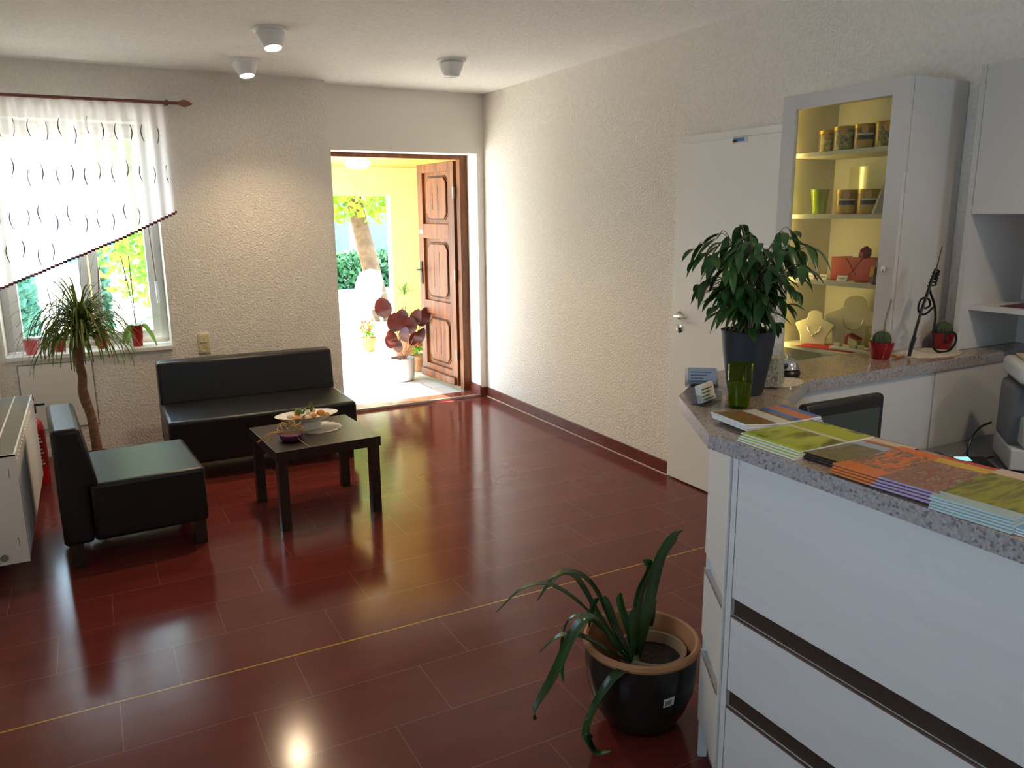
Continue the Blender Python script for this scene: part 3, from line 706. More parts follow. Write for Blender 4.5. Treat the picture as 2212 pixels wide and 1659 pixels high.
orchid((.262, 6.33, WZ0), 'orchid in a dark red pot at the right end of the window sill', [(0.05, .23, .036, .75, .35), (3.0, .17, .052, .9, 1.4), (2.2, .15, .045, .7, 1.6), (-.5, .19, .040, .7, 1.5), (-2.6, .14, .04, .6, 1.4), (.6, .2, .038, .9, 1.3)], [(-.05, 0, .50), (.0, .01, .50)], potmat=RED)
orchid((.03, 6.36, WZ0), 'red potted plant on the sill partly hidden behind the palm crown', [(0.5, .15, .025, .8, .9), (2.8, .15, .025, .8, 1), (4, .14, .03, .7, 1), (5.4, .15, .03, .7, 1)], [(.03, 0, .42)])
orchid((-.24, 6.36, WZ0), 'red potted plant on the sill to the left of the palm trunk', [(0.2, .13, .02, 1, .8), (2.4, .15, .02, .8, 1), (4, .12, .02, .7, 1), (5.4, .13, .02, .7, 1)], [(.02, 0, .3), (-.03, 0, .33)], h=.12)
orchid((-.41, 6.32, WZ0), 'pink potted plant at the left end of the visible sill', [(0.2, .13, .012, 1.1, .5), (2.4, .15, .012, 1.1, .6), (4, .12, .015, 1.0, .7)], [], h=.10, potmat=mat('pink_plastic', (.6, .12, .14), .3))

# big floor pot with strap-leaved plant
t = thing('floor_planter', 'large dark glazed pot with terracotta rim standing beside the counter', 'plant pot', (1.468, 1.868, 0))
GLZ = mat('dark_glaze', (.020, .022, .018), .22, var=.4, vscale=5)
MB().lathe([(.001, 0), (.100, 0), (.115, .008), (.150, .065), (.173, .13), (.183, .20), (.184, .245), (.181, .274)], seg=48).build('pot_body', GLZ, t, smooth=True)
MB().lathe([(.180, .272), (.187, .274), (.192, .284), (.189, .295), (.181, .300), (.173, .296), (.169, .282), (.166, .22), (.150, .10), (.10, .05), (.001, .05)], seg=48).build('rim', TERRA, t, smooth=True)
MB().lathe([(.001, .02), (.08, .02), (.106, .20), (.113, .205), (.113, .225), (.101, .225), (.097, .19), (.001, .19)], (.045, .000, .02), 36).build('inner_pot', mat('pale_terracotta', (.34, .22, .13), .75, var=.15), t, smooth=True)
MB().lathe([(.001, .212), (.096, .210)], (.045, .000, .0), 24).build('soil', SOIL, t)
def cyl_patch(r, z0, z1, a0, a1, n=6, off=.0008, tilt=0):
    vs = []; fs = []
    for i in range(n+1):
        a = a0+(a1-a0)*i/n
        for z in (z0, z1): vs.append(((r(z)+off)*math.cos(a), (r(z)+off)*math.sin(a), z+tilt*i/n))
    for i in range(n): fs.append((2*i, 2*i+2, 2*i+3, 2*i+1))
    return vs, fs
rp = lambda z: .173+(z-.13)*.143
va, vf = cyl_patch(rp, .150, .182, math.radians(256), math.radians(268), tilt=.004)
lab = MB().add(va, vf)
lab.build('price_label', PAPER, t)
mb = MB()
for k in range(9):
    a0 = 257.5+k*.85; vv, ff = cyl_patch(rp, .155, .174, math.radians(a0), math.radians(a0+[.5, .3, .55, .25][k % 4]), 1, .0016, .0); mb.add([(x, y, z+.0005*k) for x, y, z in vv], ff)
mb.build('barcode', BLACKP, t)
CLIV = leaf_mat('clivia_leaf', (.012, .05, .012), (.035, .11, .025), .25, 5, .15)
t2 = thing('clivia_plant', 'strap leaved green plant arching out of the large floor pot', 'plant', (1.425, 1.845, .215))
def strap(pts, w, side=None, tip=.12):
    P = spline(pts, 5); n = len(P); wd = []
    for i in range(n):
        q = i/(n-1); wd.append(w*(.45+.55*min(1, q*4))*(1 if q < 1-tip*2 else max(.04, ((1-q)/(tip*2))**.6)))
    return P, wd
mb = MB(); sr = Vector(_r); cv = Vector((_f.x, _f.y, 0)).normalized(); rgt = Vector((cv.y, -cv.x, 0))
def pl(a, b, c=0): return rgt*a+Vector((0, 0, b))+cv*c   # sideways, up, away
leaves = [
 ([(0,0,0),(.02,.12,.0),(.05,.27,.02),(.075,.37,.03),(.12,.43,.05),(.155,.445,.06)], .021),
 ([(0,0,0),(.00,.12,.02),(.015,.24,.04),(.045,.33,.03),(.02,.36,.02)], .017),
 ([(.0,0,0),(.03,.10,.04),(.065,.19,.07),(.075,.10,.12),(.08,.06,.14)], .014),
 ([(0,0,0),(-.02,.12,.0),(-.05,.21,.02),(-.045,.24,.04)], .012),
 ([(0,0,0),(-.08,.10,-.02),(-.17,.22,-.02),(-.27,.285,.0),(-.36,.265,.02),(-.45,.18,.02)], .010),
 ([(0,0,0),(-.07,.12,.05),(-.13,.24,.08),(-.19,.28,.10),(-.25,.27,.10),(-.29,.245,.10)], .013),
 ([(0,0,0),(-.09,.08,.10),(-.16,.21,.13),(-.21,.26,.14),(-.26,.23,.14),(-.31,.16,.14)], .019),
 ([(0,0,0),(-.08,.11,-.06),(-.14,.21,-.08),(-.19,.20,-.10),(-.27,.05,-.14),(-.325,-.05,-.15),(-.33,-.09,-.15)], .020),
 ([(0,0,0),(-.09,.07,-.03),(-.17,.115,-.02),(-.24,.115,-.01),(-.31,.05,.0)], .013),
 ([(0,0,0),(-.11,.13,.0),(-.17,.17,.02),(-.22,.13,.03),(-.235,.0,.02),(-.23,-.06,.0)], .009),
 ([(0,0,0),(-.03,.06,-.10),(-.09,.05,-.15),(-.145,-.03,-.17),(-.17,-.12,-.18),(-.145,-.175,-.19),(-.09,-.163,-.20)], .016),
 ([(0,0,0),(-.05,.09,.05),(-.09,.19,.08),(-.12,.17,.10),(-.14,.08,.10)], .012),
 ([(0,0,0),(-.01,.10,-.03),(-.02,.19,-.03),(-.005,.22,-.02)], .013),
]
for k, (pts, w) in enumerate(leaves):
    P, wd = strap([pl(a, b, c) for a, b, c in pts], w*1.12); mb.ribbon(P, wd, tuple(rgt*.9+cv*.5) if k < 4 or k > 10 else None, .3)
mb.build('leaves', CLIV, t2, smooth=True, solid=.0016)
MB().tube([pl(.0, -.012), pl(-.005, .03), pl(-.008, .07)], [.024, .020, .014], 10).build('leaf_base', mat('leaf_base_green', (.10, .16, .04), .5), t2, smooth=True)

# calathea in a white pot outside the door
t = thing('potted_calathea', 'plant with large dark red leaves in a white pot outside the door', 'potted plant', (2.70, 7.42, .012))
MB().lathe([(.001, 0), (.095, 0), (.112, .02), (.122, .10), (.125, .235), (.117, .235), (.114, .20), (.001, .20)], seg=36).build('pot', mat('white_pot', (.42, .41, .39), .4), t, smooth=True)
MB().lathe([(.001, .205), (.113, .205)]).build('soil', SOIL, t)
CAL = leaf_mat('calathea_leaf', (.040, .005, .005), (.090, .014, .010), .4, 8, .35)
CALS = mat('calathea_stem', (.30, .10, .06), .6)
mb = MB(); ms = MB(); rnd = random.Random(21)
for (a, h_, out, L_, w) in ((-.17, .62, .0, .20, .085), (-.05, .42, .0, .19, .085), (.10, .40, -.05, .17, .075), (.16, .50, 0, .17, .06), (.24, .48, .05, .20, .06), (.05, .30, -.1, .15, .06), (-.08, .26, -.1, .15, .055), (.20, .26, 0, .15, .05), (-.12, .18, .03, .14, .05), (.12, .20, .1, .14, .05), (.0, .48, .12, .17, .07), (-.02, .16, -.12, .13, .05)):
    base = Vector((rnd.uniform(-.04, .04), rnd.uniform(-.04, .04), .20)); e = rgt*a*.8+cv*out+Vector((0, 0, .20+h_*.72))
    ms.tube(spline([base, base*.5+e*.5+Vector((0, 0, .03)), e], 5), .0035, 5)
    d = (rgt*a*.7+Vector((0, 0, .25))).normalized(); n = 8
    sgn = rgt if a < 0 else rgt
    path = [e+Vector((0, 0, 1))*(L_*q)+rgt*(a*.35)*q-cv*.04*math.sin(PI*q) for q in [i/n for i in range(n+1)]]
    wd = [w*math.sin(PI*min(1, .06+.94*i/n))**.62+.001 for i in range(n+1)]
    mb.ribbon(path, wd, tuple(rgt+cv*rnd.uniform(-.5, .5)), .12)
mb.build('leaves', CAL, t, smooth=True); ms.build('stems', CALS, t, smooth=True)
def flowerpot(loc, label, flc, r=.10, h=.17):
    t = thing('flower_pot', label, 'potted plant', loc)
    MB().lathe([(.001, 0), (r*.7, 0), (r*.95, h*.8), (r*1.05, h*.8), (r*1.05, h), (r*.95, h), (r*.9, h*.9), (.001, h*.9)]).build('pot', TERRA, t, smooth=True)
    mb = MB(); rnd = random.Random(int(loc[0]*100))
    for k in range(90):
        a = rnd.uniform(0, 2*PI); e = rnd.uniform(0, 1.4); p = Vector((rnd.uniform(-.07, .07), rnd.uniform(-.07, .07), h+rnd.uniform(0, .16)))
        quad_leaf(mb, p, (math.cos(a)*math.cos(e), math.sin(a)*math.cos(e), math.sin(e)), .06, .02)
    mb.build('leaves', leaf_mat('flower_leaf_%d' % int(loc[0]*100), (.12, .3, .03), (.3, .5, .07)), t)
    mb = MB()
    for k in range(16):
        mb.ball((rnd.uniform(-.09, .09), rnd.uniform(-.09, .09), h+rnd.uniform(.10, .24)), .018, 6, 4)
    mb.build('blossoms', flc, t, smooth=True)
flowerpot((3.03, 7.80, .012), 'terracotta pot with red flowers behind the open wooden door', mat('red_petal', (.7, .03, .02), .6))
flowerpot((2.95, 9.30, .012), 'terracotta pot with pale red flowers beside the porch opening', mat('coral_petal', (.7, .12, .06), .6))
t = thing('yucca_plant', 'spiky pale green potted plant behind the red leaved plant', 'potted plant', (3.12, 8.45, .012))
MB().lathe([(.001, 0), (.10, 0), (.14, .25), (.13, .25), (.001, .22)]).build('pot', TERRA, t, smooth=True)
MB().tube([(0, 0, .2), (0, 0, .62)], .02).build('stem', BARK, t, smooth=True)
mb = MB(); rnd = random.Random(4)
for hz in (.45, .75):
    for k in range(34):
        a = rnd.uniform(0, 2*PI); e = rnd.uniform(.1, 1.4); quad_leaf(mb, (0, 0, hz), (math.cos(a)*math.cos(e), math.sin(a)*math.cos(e), math.sin(e)), rnd.uniform(.2, .34), .012, .35)
mb.build('leaves', leaf_mat('yucca_leaf', (.25, .38, .12), (.5, .6, .25)), t)

# garden: trees, hedge, chair, distant house
def tree(loc, h, rcrown, zc, label, lean=(0, 0), tr=.14, n=2600, cols=((.14, .30, .02), (.42, .55, .05)), seed=1, sq=(1, 1, .7)):
    rnd = random.Random(seed)
    t = thing('garden_tree', label, 'tree', loc)
    path = [(lean[0]*q, lean[1]*q, h*q) for q in [i/6 for i in range(7)]]
    mb = MB().tube(path, [tr*(1.15-.3*i/6) for i in range(7)], 12)
    top = Vector(path[-1])
    for k in range(6):
        a = 2*PI*k/6; mb.tube([top*.96, top+Vector((math.cos(a)*rcrown*.6, math.sin(a)*rcrown*.6, rnd.uniform(.2, .8)*rcrown*.6))], [tr*.5, tr*.15], 6)
    mb.build('trunk', mat('tree_bark', (.15, .09, .05), .9, var=.3, vscale=12, bump=.8, bscale=20), t, smooth=True)
    mb = MB(); c = Vector((lean[0], lean[1], zc))
    for k in range(n):
        v = Vector((rnd.gauss(0, 1), rnd.gauss(0, 1), rnd.gauss(0, 1))).normalized()*rcrown*rnd.random()**.45
        p = c+Vector((v.x*sq[0], v.y*sq[1], v.z*sq[2])); s = rnd.uniform(.05, .09)
        a = Vector((rnd.uniform(-1, 1), rnd.uniform(-1, 1), rnd.uniform(-1, 1))).normalized(); b_ = a.orthogonal().normalized()
        mb.add([p-a*s, p+b_*s*.6, p+a*s, p-b_*s*.6], [(0, 1, 2, 3)])
    mb.build('foliage', leaf_mat('tree_leaf_%d' % seed, *cols, .5, 3, .5), t)
tree((4.08, 12.0, .012), 2.0, 1.5, 2.55, 'garden tree with leaning brown trunk seen through the open door', (-.42, 0), .14, 5200, seed=2)
tree((.85, 11.0, .012), 1.9, 1.3, 2.2, 'bushy garden tree seen through the right window pane', (-.1, 0), .10, 3800, seed=3, sq=(.8, 1, 1.3), cols=((.10, .26, .03), (.36, .5, .08)))
def hedge(a, b, z0, z1, label, n, seed, cols):
    rnd = random.Random(seed); mb = MB()
    c = Vector(((a[0]+b[0])/2, (a[1]+b[1])/2, 0))
    for k in range(n):
        q = rnd.random(); p = Vector((a[0]+(b[0]-a[0])*q-c.x, a[1]+(b[1]-a[1])*q+rnd.uniform(-.3, .3)-c.y, rnd.uniform(z0, z1)-.012)); s = rnd.uniform(.07, .12)
        d = Vector((rnd.uniform(-1, 1), rnd.uniform(-1, 1), rnd.uniform(-1, 1))).normalized(); e = d.orthogonal().normalized()
        mb.add([p-d*s, p+e*s*.6, p+d*s, p-e*s*.6], [(0, 1, 2, 3)])
    o = mb.build('garden_hedge', leaf_mat('hedge_%d' % seed, *cols, .5, 3, .3)); o.location = (c.x, c.y, .012)
    tag(o, label, 'hedge')
hedge((4.2, 18), (8.2, 18), .0, .85, 'dark green hedge at the far side of the yard', 3200, 31, ((.03, .12, .05), (.10, .25, .10)))
hedge((.02, 12.5), (.20, 12.5), .0, 1.62, 'blue green shrub seen through the right window pane', 700, 32, ((.05, .20, .14), (.16, .36, .26)))
hedge((-.95, 13.0), (-.72, 13.0), .0, 1.45, 'pale green shrub seen through the left window pane', 500, 33, ((.08, .26, .20), (.20, .42, .32)))
t = thing('garden_chair', 'white plastic garden chair on the sunny paving by the tree', 'chair', (3.10, 10.2, .012), math.radians(200))
WP = mat('white_garden_plastic', (.88, .88, .86), .4)
MB().box((-.22, -.22, .42), (.22, .22, .45)).build('seat', WP, t, bevel=.01)
vs = []
mb = MB()
pts = [(-.21, .0), (.21, .0), (.22, .35), (.16, .50), (.0, .54), (-.16, .50), (-.22, .35)]
mb.extr(pts, -.012, .012, Matrix.Translation((0, .22, .44)) @ Matrix.Rotation(-.2, 4, 'X')).build('backrest', WP, t, bevel=.006)
for sx in (-1, 1):
    MB().box((sx*.25-.02, -.2, .62), (sx*.25+.02, .24, .645)).build('armrest', WP, t, bevel=.006)
    for sy in (-1, 1): MB().tube([(sx*.22, sy*.2, .44), (sx*.26, sy*.25, 0)], .02, 6).build('leg', WP, t)
t = thing('neighbour_house', 'pale house with blue garage doors far across the yard', 'house', (6, 24, .012))
MB().box((-8, 0, 0), (8, 4, 3.6)).build('wall', mat('house_render', (.85, .85, .82), .9), t)
for x, w_ in ((-.35, 1.5), (1.7, 1.1), (-7, 2)): MB().box((x, -.04, .5), (x+w_, 0, 2.1)).build('garage_door', mat('blue_paint', (.10, .32, .60), .5), t)
MB().extr([(-8.4, 3.6), (8.4, 3.6), (7, 5.4), (-7, 5.4)], -.4, 4.4).build('roof', mat('roof_tile', (.35, .14, .08), .8), t)
t = thing('garden_wall_pillar', 'orange brick pillar outside the window behind the palm', 'pillar', (-.03, 9.3, .012))
MB().box((-.05, -.1, 0), (.06, .1, 2.6)).build('pillar', mat('orange_brick', (.55, .22, .08), .8, var=.3, vscale=18), t)

# ================================================================== RECEPTION COUNTER
ZC = 1.10
P1 = Vector((1.378, 1.41)); P2 = Vector((1.512, 1.637))
outer = [(1.390, -.6), (1.390, 1.405), (1.520, 1.620), (1.815, 1.885), (2.62, 2.015), (2.78, 2.02)]
inner = [(2.78, 1.815), (2.065, 1.815), (1.80, 1.655), (1.675, 1.43), (1.675, -.6)]
t = thing('reception_counter', 'white angled reception counter with wide drawer fronts', 'counter')
MB().prism(outer+inner, .10, ZC-.04).build('carcass', mat('carcass_white', (.62, .62, .62), .5), t)
MB().prism([(1.43, -.6), (1.43, 1.42), (1.540, 1.62), (1.80, 1.85), (2.70, 1.99), (2.70, 1.84), (2.06, 1.84), (1.78, 1.67), (1.63, 1.40), (1.63, -.6)], 0, .10).build('plinth', mat('plinth_grey', (.25, .24, .24), .5), t)
zb = [(.125, .362), (.412, .626), (.676, ZC-.046)]
for z0, z1 in zb:
    MB().box((P1.x, -.55, z0), (1.390, 1.385, z1)).build('drawer_front', FRONT, t, bevel=.0015)
DCH = mat('channel_shaded', (0.050, 0.032, 0.024), .45)  # shade and red floor reflection put into the channel colour
for z0, z1 in ((.362, .412), (.626, .676)):
    MB().box((1.3885, -.55, z0), (1.3895, 1.385, z1)).build('handle_channel', DCH, t)
    MB().box((P1.x-.001, -.55, z0-.004), (P1.x+.005, 1.385, z0+.001)).build('edge_strip', ALU, t)
MB().box((P1.x, 1.387, .125), (1.390, 1.405, ZC-.046)).build('corner_post', FRONT, t)
dv = (P2-P1).normalized(); Lc = (P2-P1).length
Mc = Matrix.Translation((P1.x, P1.y, 0)) @ Matrix.Rotation(math.atan2(dv.y, dv.x), 4, 'Z')
for z0, z1 in zb: MB().box((0, -.018, z0), (Lc, 0.0, z1), Mc).build('drawer_front', mat('cabinet_front_warm_lit', (.72, .70, .66), .42), t, bevel=.0015)  # same front as the long side, warm door light put into its colour
MB().box((-.0, -.018, .125), (.012, .004, ZC-.046), Mc).build('corner_post', FRONT, t)
for z0, z1 in ((.362, .412), (.626, .676)):
    MB().box((.012, -.0185, z0), (Lc-.012, -.0175, z1), Mc).build('handle_channel', mat('channel_lit', (.30, .29, .26), .4, metal=.7), t)  # paler copy of the channel, brighter light put into its colour
    MB().box((.012, -.019, z0-.005), (Lc, .002, z0+.001), Mc).build('edge_strip', ALU, t)
MB().box((Lc-.016, -.03, 0), (Lc-.002, -.004, ZC-.046), Mc).build('side_panel', mat('side_panel_white', (.74, .76, .80), .4), t)
# granite worktop
top = [(1.353, -.6), (1.353, 1.472), (1.562, 1.838), (1.868, 2.072), (2.785, 2.085), (2.785, 2.025), (3.150, 2.025), (3.150, 1.928), (3.465, 1.928), (3.465, 1.805), (2.080, 1.800), (1.808, 1.640), (1.690, 1.430), (1.700, -.6)]
t = thing('granite_worktop', 'speckled brown granite worktop running around the reception counter', 'worktop')
n = len(top); cxy = Vector((1.6, .8))
mb = MB().prism(top, ZC-.04, ZC); mb.m = [0, 0]+[1]*n
mb.build('slab', [GRAN, GRANE], t, bevel=0)
# under the far arm: white panel already part of the carcass, plus right support in the niche
t = thing('counter_end_panel', 'white panel supporting the worktop behind the printer', 'panel')
MB().box((2.785, 1.812, 0), (3.46, 1.83, ZC-.041)).build('panel', mat('carcass_white2', (.62, .62, .62), .5), t)

# desk behind the counter
t = thing('desk', 'low grey desk surface behind the reception counter', 'desk')
ZD = .76
MB().prism([(3.45, .2), (3.45, 1.80), (2.07, 1.80), (1.82, 1.64), (1.69, 1.41), (1.69, .2)], ZD-.03, ZD).build('desktop', mat('desk_grey', (.16, .17, .18), .4), t)
for x, y in ((1.75, .3), (3.35, .3), (3.35, 1.6), (2.2, 1.6)): MB().box((x-.025, y-.025, 0), (x+.025, y+.025, ZD-.03)).build('leg', ALU, t)
# monitor
t = thing('computer_monitor', 'black flat computer monitor standing below the counter edge', 'monitor', (1.965, 1.55, ZD), math.radians(-1))
MB().box((-.185, -.015, .055), (.155, .02, .345)).build('casing', BLACKP, t, bevel=.014)
MB().box((-.160, -.0165, .085), (.130, -.0155, .305)).build('screen', mat('dark_screen', (.055, .068, .066), .25), t)
MB().box((-.025, .0, .005), (.025, .018, .08)).build('stand_neck', BLACKP, t)
MB().lathe([(.001, 0), (.11, 0), (.105, .01), (.001, .012)], sy=.7).build('stand_foot', BLACKP, t, smooth=True)
# printer
t = thing('printer', 'grey and white multifunction printer with control panel on the desk', 'printer', (2.725, 1.475, ZD+.012), math.atan2(-.75, .66))
PW = mat('printer_white', (.50, .50, .49), .5); PG = mat('printer_grey', (.16, .165, .17), .5)
prof = [(0, 0), (0, .105), (-.008, .13), (-.008, .20), (.010, .235), (.0, .27), (0, .30), (.30, .30), (.30, 0)]
MX = Matrix(((0, 1, 0, 0), (1, 0, 0, 0), (0, 0, 1, 0), (0, 0, 0, 1)))
MB().box((.0, .06, .07), (.42, .27, .285)).build('body', PG, t, bevel=.02)
MB().box((.0, .005, .0), (.42, .27, .075)).build('paper_tray', PW, t, bevel=.006)
MB().box((.075, .001, .052), (.36, .006, .058)).mi(1).box((.12, .0, .030), (.30, .006, .045)).build('tray_slot', [BLACKP, PG], t)
MB().box((.03, -.0, .080), (.42, .10, .185)).build('front_cover', PW, t, bevel=.015)
MB().box((.0, -.0, .302), (.42, .275, .362)).build('scanner_lid', PW, t, bevel=.016)
MB().box((.035, .02, .3625), (.40, .26, .372)).build('document_cover', mat('printer_tan', (.45, .36, .26), .5), t, bevel=.004)
Mp = Matrix.Translation((.03, -.03, .245)) @ Matrix.Rotation(.6, 4, 'X')
MB().box((0, 0, 0), (.37, .07, .015), Mp).build('control_panel', mat('panel_beige', (.50, .43, .34), .5), t, bevel=.006)
mb = MB()
for k in range(4): mb.box((.02+.004*k, .012+.013*k, .015), (.034+.004*k, .018+.013*k, .018), Mp)
mb.box((.075, .03, .015), (.14, .058, .018), Mp)
for k in range(12): mb.box((.17+.022*(k % 4), .012+.018*(k//4), .015), (.182+.022*(k % 4), .022+.018*(k//4), .019), Mp)
mb.build('buttons', mat('button_brown', (.10, .07, .05), .5), t)
MB().box((.02, .02, .28), (.40, .26, .30)).build('seam', BLACKP, t)
t = thing('power_cable', 'black cable looping beside the printer', 'cable')
MB().tube(spline([(2.86, 1.63, ZD+.13), (2.78, 1.62, ZD+.125), (2.70, 1.60, ZD+.10), (2.67, 1.59, ZD+.05), (2.71, 1.59, ZD+.02), (2.80, 1.58, ZD+.02), (2.85, 1.60, ZD+.01)], 8), .004, 8).build('cable', BLACKP, t, smooth=True)
t = thing('desk_telephone', 'black desk telephone with small lit display', 'telephone', (2.545, 1.50, ZD), math.radians(-30))
MB().extr([(-.10, 0), (.10, 0), (.10, .055), (-.10, .02)], -.10, .10, Matrix.Rotation(PI/2, 4, 'Z')).build('base', BLACKP, t, bevel=.006)
MB().box((-.095, -.09, .045), (-.055, .09, .075)).build('handset', BLACKP, t, bevel=.01)
MB().add([(-.02, .045, .054), (.03, .045, .054), (.03, .075, .060), (-.02, .075, .060)], [(0, 1, 2, 3)]).build('display', mat('lit_display', (.2, .6, .6), .3, emit=(.3, .8, .8), estr=.25), t)

# ---------------------------------------------------------------- brochures
def brochure(name, label, cen, w, d, z, th, rz, cov, group, curl=0.0, side=PAPER):
    nx, ny = 10, 6; vs = []; fs = []
    for top_ in (1, 0):
        for i in range(nx+1):
            for j in range(ny+1):
                x = -w/2+w*i/nx; y = -d/2+d*j/ny
                zz = curl*((abs(x)/(w/2))**2)*(1 if x < 0 else .5)
                vs.append((x, y, zz+(th if top_ else 0)))
    K = (nx+1)*(ny+1); mats_ = []
    mb = MB(); idx = lambda i, j, t_: (0 if t_ else K)+i*(ny+1)+j
    for i in range(nx):
        for j in range(ny):
            fs.append((idx(i, j, 1), idx(i+1, j, 1), idx(i+1, j+1, 1), idx(i, j+1, 1))); mats_.append(0)
            fs.append((idx(i, j, 0), idx(i, j+1, 0), idx(i+1, j+1, 0), idx(i+1, j, 0))); mats_.append(1)
    for i in range(nx):
        for j in (0, ny): fs.append((idx(i, j, 0), idx(i+1, j, 0), idx(i+1, j, 1), idx(i, j, 1))); mats_.append(1)
    for j in range(ny):
        for i in (0, nx): fs.append((idx(i, j, 0), idx(i, j+1, 0), idx(i, j+1, 1), idx(i, j, 1))); mats_.append(1)
    mb.add(vs, fs); mb.m = mats_
    o = mb.build('brochure', [cov, side]); o.location = (cen[0], cen[1], z); o.rotation_euler = (0, 0, rz)
    return tag(o, label, 'brochure', group)
ORD = ['topmost', 'second from top', 'third from top', 'fourth from top', 'fifth from top', 'sixth from top', 'lowest']
G_ = (.30, .36, .03); 
CV = {
 'fruit': cover('cover_fruit', [(.02, .015, .01), (.30, .12, .03), (.05, .16, .02), (.45, .06, .03), (.10, .04, .02), (.45, .25, .10)], 4, 1.5, band=[(0, .66, 1.0, (.05, .12, .40)), (0, .76, .92, (.50, .13, .06)), (0, .42, .60, (.60, .55, .48))]),
 'green': cover('cover_green', [(.05, .05, .02), (.12, .11, .03), (.30, .36, .03), (.36, .42, .05), (.55, .48, .36)], 2.6, .6, (1, 1.6, 1), 3, band=[(0, .66, .94, (.36, .40, .04)), (0, .60, .66, (.58, .52, .40)), (0, .0, .06, (.40, .5, .05))]),
 'brown': cover('cover_brown', [(.06, .05, .03), (.11, .09, .035), (.20, .16, .08), (.12, .10, .05), (.30, .32, .34)], 3, .8, seed=5, band=[(0, .88, 1, (.55, .42, .26)), (0, .82, .88, (.42, .10, .05)), (0, .66, .80, (.30, .36, .42))]),
 'orange': cover('cover_orange', [(.60, .13, .01), (.65, .16, .01), (.30, .13, .06), (.10, .06, .05), (.45, .33, .26), (.62, .15, .01)], 4.5, 1.4, seed=9, band=[(0, .90, 1, (.65, .13, .01)), (0, .0, .22, (.62, .15, .012))]),
 'mixed': cover('cover_mixed', [(.40, .03, .03), (.14, .11, .07), (.34, .12, .05), (.18, .14, .11), (.45, .36, .26), (.12, .10, .04)], 6, 1.8, seed=12, band=[(0, .80, .93, (.55, .33, .02)), (0, .94, 1, (.48, .04, .03))]),
 'field': cover('cover_field', [(.05, .05, .01), (.16, .14, .02), (.28, .27, .01), (.10, .10, .02), (.32, .30, .02)], 2.2, .7, (1, 2.5, 1), 15, band=[(0, .84, 1, (.52, .40, .30)), (0, .0, .14, (.34, .44, .44))]),
 'blue': cover('cover_blue', [(.10, .24, .45), (.14, .32, .55), (.18, .38, .60), (.14, .30, .52)], 2, .5, seed=18),
}
LIL = mat('lilac_paper', (.42, .36, .62), .7); ICE = mat('ice_paper', (.50, .62, .64), .7); ORP = mat('orange_paper', (.60, .22, .08), .7)
stacks = [
 ('fruit', 'colourful food brochure', 'stack beside the green glass', (1.555, 1.478), .245, .145, 4, .004, math.radians(-6), .009, PAPER, (0, -.003)),
 ('green', 'light green landscape brochure', 'second stack', (1.515, 1.302), .252, .185, 4, .0035, math.radians(.5), 0, PAPER, (-.008, -.003)),
 ('brown', 'brown landscape brochure', 'stack left of the orange ones', (1.525, 1.165), .240, .150, 3, .0035, math.radians(3), .002, BLACKP, (-.005, -.004)),
 ('orange', 'orange brochure', 'orange stack', (1.500, 1.052), .245, .120, 4, .0035, math.radians(3), .004, ORP, (-.007, -.003)),
 ('mixed', 'red and brown picture brochure', 'stack with the lilac edge', (1.508, .945), .255, .125, 4, .004, math.radians(6), .005, LIL, (-.007, 0)),
 ('field', 'yellow green field brochure', 'stack with striped ice blue edges', (1.512, .815), .275, .150, 5, .004, math.radians(5), 0, ICE, (-.004, -.003)),
 ('blue', 'pale blue brochure', 'stack cut by the right picture edge', (1.500, .690), .240, .120, 3, .003, math.radians(5), 0, PAPER, (-.004, -.002)),
]
for key, what, where, cen, w_, d_, nn, th, rz, curl, sd, (sx, sy) in stacks:
    for k in range(nn):
        lvl = nn-1-k
        od = 'topmost' if lvl == 0 else ('lowest' if k == 0 else ORD[lvl])
        brochure('b', '%s, %s in the %s' % (what, od, where), (cen[0]+sx*lvl, cen[1]+sy*lvl), w_, d_, ZC+.0006+k*(th+.0004), th, rz+math.radians((k*37 % 5-2)*.5), CV[key], 'copies of the %s' % what, curl, sd)

# ---------------------------------------------------------------- items on the counter
LEAFD = leaf_mat('ficus_leaf', (.016, .055, .014), (.05, .13, .03), .28, 8, .2)
t = thing('potted_ficus', 'bushy green weeping fig in an anthracite pot on the counter', 'potted plant', (1.765, 1.765, ZC))
MB().lathe([(.001, 0), (.050, 0), (.054, .01), (.074, .13), (.081, .192), (.083, .200), (.078, .200), (.075, .185), (.001, .18)], seg=36).build('pot', mat('pot_anthracite2', (.022, .026, .034), .5), t, smooth=True)
MB().lathe([(.001, .183), (.075, .183)]).build('soil', SOIL, t)
rnd = random.Random(42); mb = MB(); ms = MB()
for k in range(60):
    a = 2*PI*k*.618; lay = k/60.0
    hh = .03+.29*lay**.75+rnd.uniform(-.02, .02)                   # tip height above the pot rim
    sp_ = (.055+.088*math.sin(min(1, lay*1.25)*PI*.62))*rnd.uniform(.55, 1.08)
    if lay > .8: sp_ *= .75
    b0 = Vector((rnd.uniform(-.03, .03), rnd.uniform(-.03, .03), .18))
    e = Vector((math.cos(a)*sp_, math.sin(a)*sp_, .20+hh)); mid = b0*.45+e*.55+Vector((-math.cos(a)*.01, -math.sin(a)*.01, .045)); droop = e+Vector((math.cos(a)*.028, math.sin(a)*.028, -.018))
    P = spline([b0, mid, e, droop], 4); ms.tube(P, [.0022*(1-i/len(P))+.0006 for i in range(len(P))], 4)
    for j in range(3, len(P)):
        if rnd.random() < .42: continue
        aa = a+rnd.choice((-1, 1))*rnd.uniform(.2, 1.2)
        el = rnd.uniform(-.9, -.1) if j < len(P)-2 else rnd.uniform(-.5, .2)
        quad_leaf(mb, P[j], (math.cos(aa)*.8, math.sin(aa)*.8, el), rnd.uniform(.045, .072), rnd.uniform(.011, .0155), rnd.uniform(.25, .75), .35, 6)
